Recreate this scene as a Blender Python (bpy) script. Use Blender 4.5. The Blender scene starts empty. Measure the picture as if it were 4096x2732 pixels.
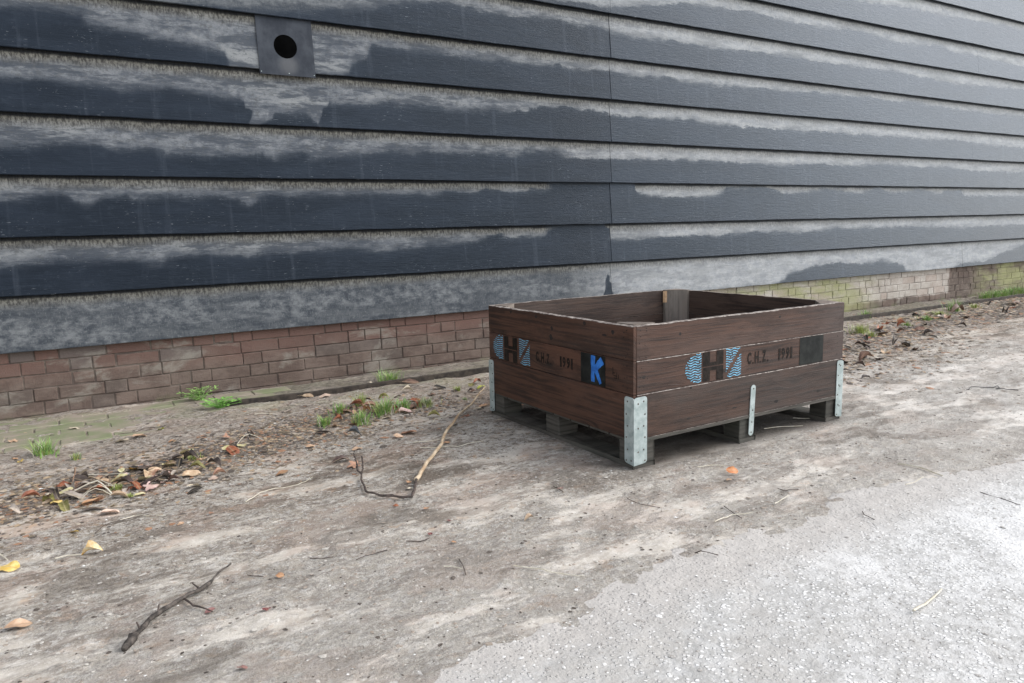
import bpy, bmesh, math, random
import numpy as np
from mathutils import Vector, Matrix, noise as mnoise

# ---------------------------------------------------------------- camera, light, exposure
S = bpy.context.scene
COL = S.collection
cam_d = bpy.data.cameras.new("Camera")
cam_d.sensor_width = 36.0
cam_d.lens = 25.975
cam_d.clip_start = 0.05
cam_d.clip_end = 1200.0
cam = bpy.data.objects.new("Camera", cam_d)
COL.objects.link(cam)
_r = Vector((0.850763, -0.524953, -0.025042))
_u = Vector((0.100661, 0.115998, 0.988136))
_f = Vector((0.51582, 0.84319, -0.151529))
M = Matrix.Identity(4)
for i in range(3):
    M[i][0] = _r[i]; M[i][1] = _u[i]; M[i][2] = -_f[i]
M[0][3] = 0.0; M[1][3] = -4.290; M[2][3] = 0.8733
cam.matrix_world = M
S.camera = cam

SUN_EL = math.radians(42)
SUN_AZ = math.radians(-28)          # direction the light comes from, counted from +X towards +Y
w = bpy.data.worlds.new("World"); S.world = w; w.use_nodes = True
wn = w.node_tree.nodes; wl = w.node_tree.links
wn.clear()
wo = wn.new("ShaderNodeOutputWorld"); bg = wn.new("ShaderNodeBackground")
sky = wn.new("ShaderNodeTexSky"); sky.sky_type = 'NISHITA'; sky.sun_disc = False
sky.sun_elevation = SUN_EL
sky.sun_rotation = math.radians(90) - SUN_AZ
sky.air_density = 1.0; sky.dust_density = 1.0; sky.ozone_density = 2.0
hsv = wn.new("ShaderNodeHueSaturation"); hsv.inputs["Saturation"].default_value = 0.30
wl.new(sky.outputs[0], hsv.inputs["Color"]); wl.new(hsv.outputs[0], bg.inputs["Color"])
bg.inputs["Strength"].default_value = 0.15
wl.new(bg.outputs[0], wo.inputs["Surface"])
sd = bpy.data.lights.new("Sun", 'SUN'); sd.energy = 0.9; sd.angle = math.radians(50); sd.color = (1.0, 0.955, 0.90)
so = bpy.data.objects.new("Sun", sd); COL.objects.link(so)
_dir = Vector((math.cos(SUN_EL) * math.cos(SUN_AZ), math.cos(SUN_EL) * math.sin(SUN_AZ), math.sin(SUN_EL)))
so.rotation_euler = (-_dir).to_track_quat('-Z', 'Y').to_euler()
so.location = (6, -6, 8)
S.view_settings.view_transform = 'Standard'; S.view_settings.look = 'None'
S.view_settings.gamma = 1.0; S.view_settings.use_curve_mapping = False
S.view_settings.exposure = 1.38
S.cycles.max_bounces = 6

# ---------------------------------------------------------------- data measured on the place (metres; wall face is y = 0)
WEAR = {'B0':[(0.67,2.056),(1.05,2.074),(1.46,2.125),(1.59,2.15),(2.1,2.256),(2.25,2.267),(2.46,2.25),(2.51,2.248),(2.68,2.245),(2.85,2.257),(2.97,2.262),(3.1,2.262),(3.22,2.253),(3.32,2.255),(3.36,2.274),(3.45,2.255),(3.52,2.242),(3.69,2.22),(4.12,2.235),(4.12,2.231),(4.35,2.228),(4.68,2.233),(5.11,2.247),(5.3,2.247),(5.68,2.241),(6.05,2.237),(6.26,2.256),(6.52,2.241),(6.87,2.264),(7.24,2.247),(7.63,2.237),(8.04,2.219),(8.44,2.234),(9.42,2.268)],'BU1':[(2.68,2.369),(3.52,2.391),(4.32,2.529),(4.51,2.527),(4.72,2.532),(4.92,2.546),(5.14,2.538),(5.38,2.531),(5.76,2.523),(6.09,2.535),(6.28,2.556),(6.5,2.549),(6.85,2.534),(7.09,2.519),(7.46,2.544),(7.72,2.57),(8.0,2.52),(8.29,2.54),(8.58,2.523),(9.38,2.511)],'BU2':[(4.75,2.766),(5.84,2.816),(6.52,2.813),(7.18,2.851),(7.69,2.846),(8.24,2.869),(8.84,2.887),(9.32,2.888)],'B1':[(-0.09,1.951),(0.02,1.96),(0.2,1.962),(0.27,1.909),(0.42,1.898),(0.55,1.873),(0.73,1.858),(0.86,1.849),(0.9,1.822),(0.9,1.77),(1.02,1.757),(1.36,1.754),(1.47,1.767),(1.53,1.772),(1.57,1.787),(1.6,1.848),(1.68,1.897),(1.69,1.964),(1.81,1.96),(1.94,1.956),(2.08,1.97),(2.18,1.953),(2.34,1.96),(2.46,1.953),(2.62,1.958),(2.85,1.955),(3.04,1.963),(3.08,1.991),(3.14,1.957),(3.28,1.955),(3.41,1.966),(3.51,1.974),(3.6,1.962),(3.77,1.944),(3.87,1.963),(4.13,1.968),(4.28,1.955),(4.49,1.954),(4.6,1.949),(4.77,1.964),(4.91,1.957),(5.05,1.968),(5.31,1.969),(5.59,1.971),(5.79,1.979),(6.11,1.982),(6.32,1.978),(6.66,1.994),(6.87,1.975),(7.26,2.0),(7.52,1.988),(7.87,1.974),(8.21,1.98),(8.66,1.968),(9.47,1.978)],'B2':[(-0.13,1.633),(-0.01,1.639),(0.09,1.637),(0.16,1.618),(0.25,1.625),(0.32,1.627),(0.32,1.602),(0.4,1.618),(0.5,1.633),(0.6,1.641),(0.67,1.627),(0.78,1.616),(0.86,1.614),(0.93,1.603),(0.99,1.604),(1.0,1.466),(1.07,1.47),(1.08,1.534),(1.33,1.548),(1.34,1.483),(1.38,1.477),(1.4,1.618),(1.56,1.612),(1.68,1.619),(1.76,1.632),(1.87,1.631),(2.02,1.64),(2.12,1.638),(2.22,1.622),(2.33,1.628),(2.38,1.649),(2.46,1.631),(2.52,1.658),(2.58,1.638),(2.66,1.633),(2.7,1.674),(2.77,1.639),(2.82,1.681),(2.88,1.655),(2.89,1.69),(3.0,1.687),(3.09,1.707),(3.21,1.68),(3.34,1.678),(3.51,1.667),(3.69,1.661),(3.83,1.658),(4.13,1.674),(4.13,1.677),(4.22,1.66),(4.3,1.686),(4.4,1.658),(4.69,1.661),(4.92,1.643),(5.14,1.648),(5.42,1.649),(5.61,1.645),(5.92,1.659),(6.24,1.654),(6.69,1.653),(7.05,1.654),(7.69,1.652),(8.11,1.668),(8.55,1.647),(9.52,1.633)],'B3':[(-0.16,1.315),(-0.04,1.326),(0.05,1.336),(0.21,1.342),(0.27,1.326),(0.29,1.302),(0.37,1.319),(0.47,1.337),(0.54,1.298),(0.61,1.304),(0.76,1.301),(0.91,1.305),(1.05,1.317),(1.09,1.286),(1.15,1.312),(1.28,1.341),(1.32,1.292),(1.41,1.311),(1.57,1.333),(1.71,1.346),(1.95,1.358),(2.26,1.363),(2.46,1.364),(2.6,1.368),(2.67,1.356),(2.76,1.393),(2.88,1.392),(2.95,1.384),(3.0,1.406),(3.11,1.369),(3.27,1.348),(3.51,1.351),(3.76,1.355),(4.13,1.365),(4.45,1.371),(4.7,1.36),(5.06,1.362),(5.53,1.355),(5.83,1.374),(6.19,1.363),(6.48,1.369),(6.83,1.397),(7.2,1.385),(7.59,1.378),(8.0,1.387),(8.44,1.357),(9.06,1.361),(9.57,1.353)],'B4':[(-0.19,1.068),(-0.13,1.075),(-0.07,1.068),(-0.03,1.092),(0.09,1.093),(0.13,1.06),(0.19,1.038),(0.25,1.082),(0.35,1.089),(0.38,1.075),(0.45,1.082),(0.59,1.09),(0.81,1.09),(0.89,1.066),(0.97,1.03),(1.02,1.082),(1.09,1.099),(1.3,1.091),(1.38,1.104),(1.49,1.091),(1.65,1.105),(1.84,1.101),(2.1,1.106),(2.23,1.12),(2.36,1.107),(2.48,1.136),(2.59,1.122),(2.65,1.103),(2.83,1.133),(2.95,1.134),(2.99,1.18),(3.73,1.187),(3.74,1.171),(3.76,1.117),(3.91,1.089),(4.14,1.084),(4.42,1.083),(4.62,1.101),(4.76,1.158),(5.25,1.161),(5.38,1.115),(5.64,1.115),(5.99,1.156),(6.16,1.157),(6.34,1.124),(6.59,1.118),(6.7,1.16),(6.85,1.168),(6.97,1.126),(7.35,1.135),(7.45,1.165),(7.89,1.107),(8.0,1.145),(8.29,1.154),(8.37,1.092),(9.61,1.093)],'B5':[(-0.22,0.75),(-0.18,0.762),(-0.07,0.775),(0.15,0.769),(0.38,0.762),(0.44,0.737),(0.49,0.731),(0.53,0.772),(0.71,0.78),(0.87,0.766),(0.94,0.755),(1.0,0.769),(1.11,0.769),(1.28,0.78),(1.51,0.785),(1.72,0.758),(1.92,0.77),(2.36,0.797),(2.58,0.849),(2.61,0.813),(2.91,0.82),(2.96,0.878),(3.48,0.899),(3.51,0.782),(3.92,0.773),(4.38,0.781),(4.46,0.777),(4.72,0.777),(4.95,0.795),(5.36,0.792),(5.66,0.779),(5.97,0.785),(6.18,0.807),(6.41,0.788),(6.88,0.792),(7.38,0.792),(7.93,0.778),(8.34,0.754),(8.83,0.768),(9.67,0.761)],'B6':[(-0.27,0.326),(1.48,0.294),(3.44,0.327),(3.45,0.551),(3.5,0.484),(3.52,0.321),(4.56,0.323),(5.38,0.328),(5.4,0.353),(5.5,0.413),(5.78,0.451),(6.07,0.484),(6.43,0.468),(6.55,0.449),(6.91,0.468),(7.27,0.408),(7.35,0.321),(8.24,0.33),(8.27,0.377),(8.88,0.373),(9.2,0.452),(9.7,0.519)]}
STICK = [(0.044,-2.582),(0.066,-2.543),(0.102,-2.484),(0.123,-2.462),(0.155,-2.442),(0.187,-2.425),(0.228,-2.403),(0.262,-2.365),(0.289,-2.317),(0.321,-2.287)]
STICK_SIDE = [(0.186,-2.433),(0.2,-2.473),(0.222,-2.504),(0.234,-2.529)]
TWIG = [(1.871,-0.947),(1.749,-1.088),(1.634,-1.213),(1.512,-1.338),(1.4,-1.472),(1.32,-1.572),(1.25,-1.684),(1.161,-1.785),(1.082,-1.879),(1.029,-1.953),(1.002,-1.987)]
TWIG_DARK = [(1.002,-1.987),(0.957,-2.069),(0.925,-2.123),(0.899,-2.111),(0.874,-2.075),(0.848,-2.057),(0.826,-2.011),(0.817,-1.987),(0.839,-1.896),(0.849,-1.85),(0.879,-1.79),(0.912,-1.696)]
TWIG_FORK = [(0.849,-1.85),(0.847,-1.822),(0.873,-1.742),(0.892,-1.659)]
WIRE = [(3.91,-2.359),(3.973,-2.336),(4.029,-2.367),(4.052,-2.413),(4.107,-2.401),(4.054,-2.436),(4.019,-2.436),(4.048,-2.45),(4.055,-2.481),(4.053,-2.523)]
STRAWS = [[(0.938,-2.736),(0.974,-2.776),(1.002,-2.816),(1.061,-2.877)],[(-0.082,-1.98),(-0.053,-1.977),(-0.019,-1.987)],[(0.453,-1.85),(0.519,-1.77),(0.573,-1.755),(0.648,-1.763),(0.718,-1.707)],[(0.022,-1.825),(0.048,-1.775),(0.111,-1.762),(0.174,-1.769)],[(-0.017,-1.155),(0.078,-1.204),(0.141,-1.238)],[(1.186,-1.545),(1.26,-1.574),(1.341,-1.593)],[(1.18,-1.631),(1.307,-1.712),(1.425,-1.71)],[(0.726,-0.25),(0.796,-0.24),(0.836,-0.356)],[(-0.03,-1.323),(-0.011,-1.271),(-0.018,-1.176)],[(0.067,-1.385),(0.094,-1.48),(0.036,-1.351),(-0.001,-1.324)],[(0.088,-1.476),(0.033,-1.437),(0.002,-1.439)],[(0.087,-1.488),(0.05,-1.411),(-0.028,-1.405)],[(0.083,-1.497),(0.04,-1.49),(-0.003,-1.495)],[(1.39,-1.304),(1.43,-1.252),(1.469,-1.265),(1.536,-1.211)],[(1.586,-2.821),(1.67,-2.81),(1.738,-2.832)],[(1.909,-2.436),(1.973,-2.447),(2.016,-2.471)],[(1.854,-2.82),(1.899,-2.812),(1.943,-2.803)],[(2.304,-2.977),(2.347,-2.982),(2.408,-2.977)],[(2.507,-2.829),(2.515,-2.906),(2.502,-2.99)],[(1.528,-3.453),(1.58,-3.449),(1.683,-3.43)],[(2.501,-2.242),(2.575,-2.259),(2.668,-2.308)],[(2.743,-2.201),(2.764,-2.227),(2.793,-2.248)],[(4.118,-1.503),(4.307,-1.489),(4.322,-1.57)],[(0.752,-0.643),(0.802,-0.644),(0.842,-0.656)],[(0.574,-1.113),(0.636,-1.078),(0.684,-1.113)],[(0.788,-2.632),(0.804,-2.643),(0.819,-2.674)],[(1.655,-0.84),(1.657,-0.945),(1.658,-1.031)],[(0.093,-1.764),(0.135,-1.748),(0.174,-1.78)],[(0.193,-1.794),(0.218,-1.81)],[(-0.213,-1.865),(-0.2,-1.894),(-0.192,-1.916)]]
DARKTWIGS = [[(1.707,-2.747),(1.688,-2.8),(1.682,-2.84)],[(1.965,-2.742),(1.967,-2.77),(2.011,-2.788)],[(1.385,-2.94),(1.399,-2.967),(1.41,-2.999)],[(2.412,-3.154),(2.407,-3.221),(2.392,-3.278)],[(0.61,-2.461),(0.654,-2.446),(0.704,-2.45)],[(0.774,-2.418),(0.81,-2.436),(0.842,-2.427)],[(0.843,-2.611),(0.83,-2.661),(0.815,-2.702)],[(1.494,-2.535),(1.5,-2.592),(1.535,-2.643)],[(0.512,-2.364),(0.536,-2.38),(0.568,-2.397)],[(0.347,-2.367),(0.379,-2.405)],[(0.165,-0.599),(0.231,-0.616),(0.276,-0.585),(0.363,-0.594)],[(0.925,-1.138),(0.952,-1.169)],[(1.985,-3.033),(1.963,-3.052),(1.957,-3.089)],[(1.375,-2.287),(1.362,-2.366)]]
LEAVES = [(-0.235,-0.464,0.088,'tan_orange','maple','left','big tan orange lobed leaf at the left end of the wall foot'),(-0.257,-0.515,0.033,'pale','oval','left','pale leaf scrap beside the big lobed leaf at far left'),(-0.197,-0.296,0.029,'tan','oval','left',None),(0.001,-0.367,0.034,'cream','oval','left','small cream leaf standing up from the mossy pavers'),(0.339,-0.643,0.048,'yellowgreen','maple','left','yellow green star shaped leaf on the mossy pavers'),(0.242,-0.728,0.046,'tan_orange','oval','left','faded orange leaf lying below the mossy pavers'),(0.171,-0.755,0.051,'cream','oval','left','flat cream leaf below the mossy pavers'),(0.354,-0.871,0.025,'orange','oval','left','small bright orange leaf just below the mossy paver joints'),(-0.196,-0.824,0.055,'yellow','maple','left','yellow orange leaf near the left grass tuft'),(-0.218,-0.766,0.031,'orange','oval','left',None),(0.174,-1.211,0.067,'gold','maple','left','large golden yellow lobed leaf on top of the left litter patch'),(0.209,-1.229,0.04,'dark','oval','left','blackened leaf touching the golden lobed leaf'),(0.358,-1.228,0.049,'paleyellow','maple','left','pale yellow crumpled leaf at the upper right of the left litter patch'),(0.337,-1.156,0.037,'dark','curl','left','dark curled leaf beside the pale yellow crumpled leaf'),(0.379,-1.36,0.052,'olive','curl','left','olive curled leaf at the right of the left litter patch'),(0.277,-1.315,0.052,'pink','maple','left',None),(0.355,-1.401,0.055,'tan','oval','left',None),(0.208,-1.467,0.079,'darkbrown','point','left','long dark brown pointed leaf tilted up in the left litter patch'),(0.134,-1.414,0.055,'darkbrown','curl','left',None),(0.247,-1.449,0.042,'pink','maple','left','pinkish grey lobed leaf beside the dark pointed leaf'),(0.288,-1.451,0.042,'darkbrown','curl','left',None),(0.337,-1.566,0.044,'cream','oval','left','cream leaf over a dark one right of the pinkish lobed leaf'),(0.333,-1.617,0.056,'black','point','left',None),(-0.122,-1.276,0.04,'white','maple','left','whitish lobed leaf at the left of the litter patch'),(-0.094,-1.315,0.039,'grey','oval','left',None),(-0.15,-1.37,0.073,'rust','curl','left','rusty red brown curled leaf at the left of the litter patch'),(-0.093,-1.374,0.034,'cream','oval','left',None),(-0.047,-1.374,0.038,'paleyellow','oval','left',None),(-0.023,-1.451,0.083,'greytan','point','left','long greyish tan leaf under the pale dry grass stems'),(-0.075,-1.481,0.037,'yellow','oval','left','lemon yellow leaf below the left litter patch'),(0.085,-1.61,0.024,'cream','oval','left',None),(0.022,-1.548,0.061,'orange','oval','left',None),(0.044,-1.529,0.037,'rustlight','oval','left',None),(0.106,-1.537,0.045,'tan','curl','left',None),(0.169,-1.534,0.028,'paleyellow','oval','left',None),(-0.205,-1.31,0.052,'black','point','left',None),(0.342,-1.873,0.036,'rustlight','maple','left','small rusty orange leaf on open dirt right of the litter patch'),(0.069,-1.683,0.046,'pinkpale','oval','left',None),(-0.031,-1.789,0.037,'yellow','oval','left','small yellow leaf below the left litter patch on open dirt'),(-0.185,-1.974,0.073,'yellow','oval','left','yellow leaf cut by the left edge of the photo'),(0.249,-1.904,0.029,'tan_orange','oval','left',None),(0.181,-1.367,0.026,'rustlight','oval','left',None),(0.07,-1.335,0.039,'tan','curl','left',None),(-0.058,-1.257,0.044,'rust','oval','left',None),(-0.005,-1.213,0.054,'dark','oval','left',None),(0.025,-1.627,0.063,'dark','point','left',None),(0.245,-1.278,0.04,'tan','oval','left',None),(-0.042,-1.307,0.035,'rust','curl','left',None),(0.44,-1.477,0.038,'rustlight','curl','left',None),(0.412,-1.513,0.029,'pinkpale','oval','left',None),(-0.156,-2.34,0.069,'tan_orange','oval','open','tan orange leaf pressed into the dirt at lower left'),(0.243,-2.801,0.028,'red','oval','open','small dark red leaf near the bottom of the photo'),(0.34,-2.589,0.039,'maroon','maple','open','maroon leaf scrap right of the dark stick'),(0.414,-2.434,0.03,'orange','oval','open','faint orange leaf right of the dark stick tip'),(0.229,-2.518,0.032,'red','oval','open','reddish leaf scrap touching the side twig of the dark stick'),(1.083,-0.411,0.046,'tan','point','mid','triangular tan leaf leaning on the edging strip'),(1.166,-0.435,0.046,'pinkpale','oval','mid','pale pink leaf under the edging strip'),(1.651,-0.477,0.077,'brown','point','mid','dark reddish brown pointed leaf leaning on the edging strip'),(1.568,-0.622,0.046,'cream','curl','mid','cream curved leaf below the edging strip'),(1.477,-0.693,0.034,'dark','oval','mid',None),(1.218,-0.79,0.053,'rust','curl','mid',None),(1.095,-0.883,0.062,'rust','maple','mid',None),(1.273,-0.832,0.058,'rustlight','curl','mid',None),(1.009,-1.083,0.029,'tan_orange','oval','mid','round light orange leaf at the lower left of the green clump'),(1.098,-1.083,0.039,'rustlight','oval','mid',None),(1.372,-1.044,0.056,'pink','oval','mid',None),(1.446,-0.964,0.047,'brown','oval','mid',None),(1.26,-1.082,0.035,'cream','oval','mid',None),(1.353,-0.96,0.036,'rust','curl','mid',None),(1.506,-0.843,0.049,'rust','oval','mid',None),(1.297,-0.711,0.049,'darkbrown','curl','mid',None),(1.143,-0.864,0.042,'brown','oval','mid',None),(1.267,-0.933,0.041,'brown','oval','mid',None),(1.398,-0.701,0.044,'olive','curl','mid',None),(0.869,-1.572,0.05,'darkbrown','curl','mid','single dark brown curled leaf on open dirt above the forked twig'),(0.932,-1.143,0.052,'black','point','mid','thin black leaf left below the green clump'),(1.023,-1.289,0.055,'slate','curl','mid','slate black leaf below the green clump'),(1.234,-1.393,0.055,'rustlight','oval','mid','soft orange leaf between green clump and long twig'),(1.178,-1.411,0.036,'tan_orange','oval','mid',None),(1.576,-1.293,0.039,'rust','maple','mid','red orange leaf under the upper end of the long twig'),(1.45,-1.197,0.045,'olive','curl','mid','yellow olive curled leaf by the crate end of the litter'),(0.975,-1.981,0.037,'orange','maple','mid','orange leaf where the long twig bends'),(0.954,-2.036,0.029,'cream','oval','mid','cream leaf below the orange leaf at the twig bend'),(1.297,-1.638,0.022,'orange','oval','mid',None),(0.823,-1.325,0.031,'tan_orange','oval','mid',None),(0.979,-1.449,0.035,'tan_orange','oval','mid',None),(1.738,-1.161,0.047,'orange','point','mid',None),(1.691,-1.192,0.041,'cream','point','mid',None),(1.744,-0.66,0.058,'black','oval','mid',None),(1.786,-0.753,0.046,'dark','maple','mid',None),(1.934,-0.683,0.047,'olive','maple','mid',None),(1.985,-0.652,0.048,'rust','curl','mid',None),(1.94,-0.774,0.04,'yellowgreen','oval','mid',None),(1.865,-0.798,0.034,'darkbrown','curl','mid',None),(1.864,-0.847,0.045,'brown','oval','mid',None),(1.99,-0.288,0.038,'orange','oval','mid',None),(1.822,-0.275,0.05,'pinkpale','oval','mid',None),(1.497,-0.239,0.025,'cream','oval','mid',None),(0.924,-2.225,0.031,'rustlight','maple','mid',None),(0.856,-2.148,0.024,'rust','oval','mid',None),(0.634,-1.605,0.041,'orange','oval','mid',None),(0.895,-1.669,0.061,'rustlight','maple','mid',None),(0.938,-2.36,0.028,'maroon','maple','open','tiny dark maroon leaf in the middle of the dirt'),(0.857,-2.406,0.032,'maroon','maple','open','maroon leaf scrap left of centre on the dirt'),(1.372,-2.335,0.046,'rosy','maple','open','dusty rose leaf on the dirt in front of the crate'),(0.929,-2.224,0.034,'orange','maple','open',None),(1.141,-2.497,0.042,'tan','curl','open',None),(1.495,-2.074,0.017,'orange','oval','open',None),(0.887,-2.493,0.022,'orange','oval','open',None),(1.955,-2.556,0.043,'orangebright','oval','open','bright orange round leaf on the dirt in front of the crate'),(1.902,-2.589,0.027,'tan_orange','oval','open',None),(3.786,-1.873,0.064,'dark','curl','right','lone dark leaf on open ground right of the crate'),(3.863,-1.698,0.048,'dark','curl','right',None),(3.597,-1.861,0.027,'black','oval','right',None),(4.062,-1.651,0.059,'darkbrown','curl','right',None),(6.143,-0.669,0.066,'orange','curl','right','bright orange leaf at the top of the right litter drift'),(6.567,-0.827,0.086,'rustlight','curl','right','pale orange leaf beside the brown mound in the right drift'),(7.042,-0.664,0.119,'brown','curl','right','arched brown leaf at the top of the right litter drift'),(7.991,-0.678,0.091,'grey','oval','right',None),(4.634,-1.472,0.076,'tan','oval','right','broad tan leaf at the bottom of the right litter drift'),(4.877,-1.183,0.067,'rust','maple','right',None),(4.506,-1.252,0.038,'rust','oval','right',None)]
TUFTS = [(-0.115,-0.756,0.066,0.087,'green','bright green grass tuft at the far left of the dirt'),(-0.006,-0.905,0.029,0.029,'dull','sparse dull grass sprig right of the far left tuft'),(0.393,-1.197,0.027,0.041,'olive','olive grass sprig beside the pale yellow crumpled leaf'),(0.107,-1.427,0.025,0.038,'olive','yellow green tuft whose dry stems spread over the left litter'),(0.137,-1.536,0.016,0.02,'olive','small olive sprig right of the dry stems'),(1.608,-0.26,0.074,0.106,'green','green grass tuft between the wall and the edging strip'),(1.114,-0.842,0.052,0.058,'green','left tuft of the green clump'),(0.972,-1.033,0.054,0.044,'green','thin upright tuft at the lower left of the green clump'),(1.138,-1.079,0.064,0.074,'green','front tuft of the green clump and the lowest of it'),(1.247,-0.757,0.059,0.054,'olive','olive tuft with one tall blade at the back of the green clump'),(1.292,-0.977,0.077,0.103,'green','broad middle tuft of the green clump'),(1.387,-0.972,0.057,0.052,'vivid','dense vivid tuft at the right end of the green clump'),(1.519,-0.966,0.047,0.069,'dull','soft grass tuft standing right of the green clump'),(1.727,-0.985,0.016,0.032,'dull','low green sprig near the crate corner'),(1.812,-0.74,0.029,0.023,'olive','tiny yellow sprig left of the leafy heap by the crate'),(6.196,-0.306,0.076,0.093,'green','leafy green tuft against the wall just right of the crate'),(5.235,-0.881,0.072,0.116,'olive','yellow green grass tuft in the litter right of the crate'),(5.178,-1.009,0.043,0.057,'olive','smaller yellowish tuft touching the one in the litter'),(5.877,-0.871,0.039,0.063,'green','small tuft below the bright orange leaf in the right drift'),(6.342,-0.776,0.05,0.092,'green','small tuft between the orange and the brown arched leaf'),(7.155,-0.582,0.111,0.102,'green','taller green tuft by the edging strip right of the crate'),(6.812,-0.628,0.036,0.178,'olive','low yellowish grass along the edging strip'),(7.481,-0.6,0.048,0.077,'olive','faint olive sprig right of the taller tuft'),(8.583,-0.162,0.082,0.142,'green','first grass tuft from the left in the row at the right end of the wall foot'),(8.735,-0.183,0.083,0.144,'green','second grass tuft from the left in the row at the right end of the wall foot'),(8.933,-0.176,0.085,0.147,'green','third grass tuft from the left in the row at the right end of the wall foot'),(9.135,-0.169,0.086,0.15,'green','fourth grass tuft from the left in the row at the right end of the wall foot'),(9.338,-0.156,0.088,0.153,'green','rightmost grass tuft from the left in the row at the right end of the wall foot')]
WEED = [(0.6,-0.066),(0.627,-0.131),(0.576,-0.025),(0.653,-0.398),(0.628,-0.456)]
PAVER = [(-0.293,-0.24),(0.044,-0.123),(0.777,-0.332),(0.056,-0.5),(0.404,-0.698),(0.713,-0.631)]
PUDDLE = [(-0.089,-2.543),(-0.129,-2.542),(-0.048,-2.563),(0.474,-2.557),(0.655,-2.581),(1.025,-2.721)]
FOLD = (0.008, -1.982)

# ---------------------------------------------------------------- helpers
def tag(o, label=None, cat=None, group=None, kind=None):
    if label: o["label"] = label
    if cat: o["category"] = cat
    if group: o["group"] = group
    if kind: o["kind"] = kind
    return o

def empty(name, loc, rz=0.0):
    o = bpy.data.objects.new(name, None); COL.objects.link(o)
    o.location = loc; o.rotation_euler = (0, 0, rz); o.empty_display_size = 0.1
    return o

class MB:
    """collects faces with uv (metres), material index and per-vertex attributes, builds one mesh"""
    def __init__(s):
        s.v = []; s.f = []; s.uv = []; s.mi = []; s.att = {}
    def add(s, verts, faces, uvs=None, mi=0, att=None):
        b = len(s.v)
        s.v += [tuple(p) for p in verts]
        for k in s.att:
            if not att or k not in att: s.att[k] += [0.0] * len(verts)
        if att:
            for k, val in att.items():
                if k not in s.att: s.att[k] = [0.0] * b
                s.att[k] += list(val) if hasattr(val, '__len__') else [val] * len(verts)
        for i, fc in enumerate(faces):
            s.f.append(tuple(b + j for j in fc))
            s.mi.append(mi[i] if isinstance(mi, list) else mi)
            if uvs is None: s.uv += [(0, 0)] * len(fc)
            elif isinstance(uvs, list) and len(uvs) == len(verts): s.uv += [uvs[j] for j in fc]
            else: s.uv += uvs[i]
    def build(s, name, mats, parent=None, smooth=False, origin=None):
        me = bpy.data.meshes.new(name)
        vs = s.v
        if origin is not None:
            vs = [(a - origin[0], b - origin[1], c - origin[2]) for a, b, c in vs]
        me.from_pydata(vs, [], s.f)
        if not isinstance(mats, (list, tuple)): mats = [mats]
        for m in mats: me.materials.append(m)
        me.polygons.foreach_set("material_index", s.mi)
        uvl = me.uv_layers.new(name="UVMap")
        uvl.data.foreach_set("uv", np.array(s.uv, dtype=np.float32).ravel())
        for k, val in s.att.items():
            a = me.attributes.new(k, 'FLOAT', 'POINT')
            a.data.foreach_set("value", np.array(val, dtype=np.float32))
        if smooth: me.polygons.foreach_set("use_smooth", [True] * len(me.polygons))
        me.update()
        o = bpy.data.objects.new(name, me); COL.objects.link(o)
        if parent is not None:
            o.parent = parent
        elif origin is not None:
            o.location = origin
        return o

def vnoise(x, y, seed=0):
    x = np.asarray(x, float); y = np.asarray(y, float)
    xi = np.floor(x).astype(np.int64); yi = np.floor(y).astype(np.int64)
    fx = x - xi; fy = y - yi
    fx = fx * fx * (3 - 2 * fx); fy = fy * fy * (3 - 2 * fy)
    def h(a, b):
        n = (a * 374761393 + b * 668265263 + seed * 982451653) & 0x7fffffff
        n = ((n ^ (n >> 13)) * 1274126177) & 0x7fffffff
        return ((n ^ (n >> 16)) & 0xffff) / 65535.0
    a = h(xi, yi); b = h(xi + 1, yi); c = h(xi, yi + 1); d = h(xi + 1, yi + 1)
    return (a * (1 - fx) + b * fx) * (1 - fy) + (c * (1 - fx) + d * fx) * fy - 0.5

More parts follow.
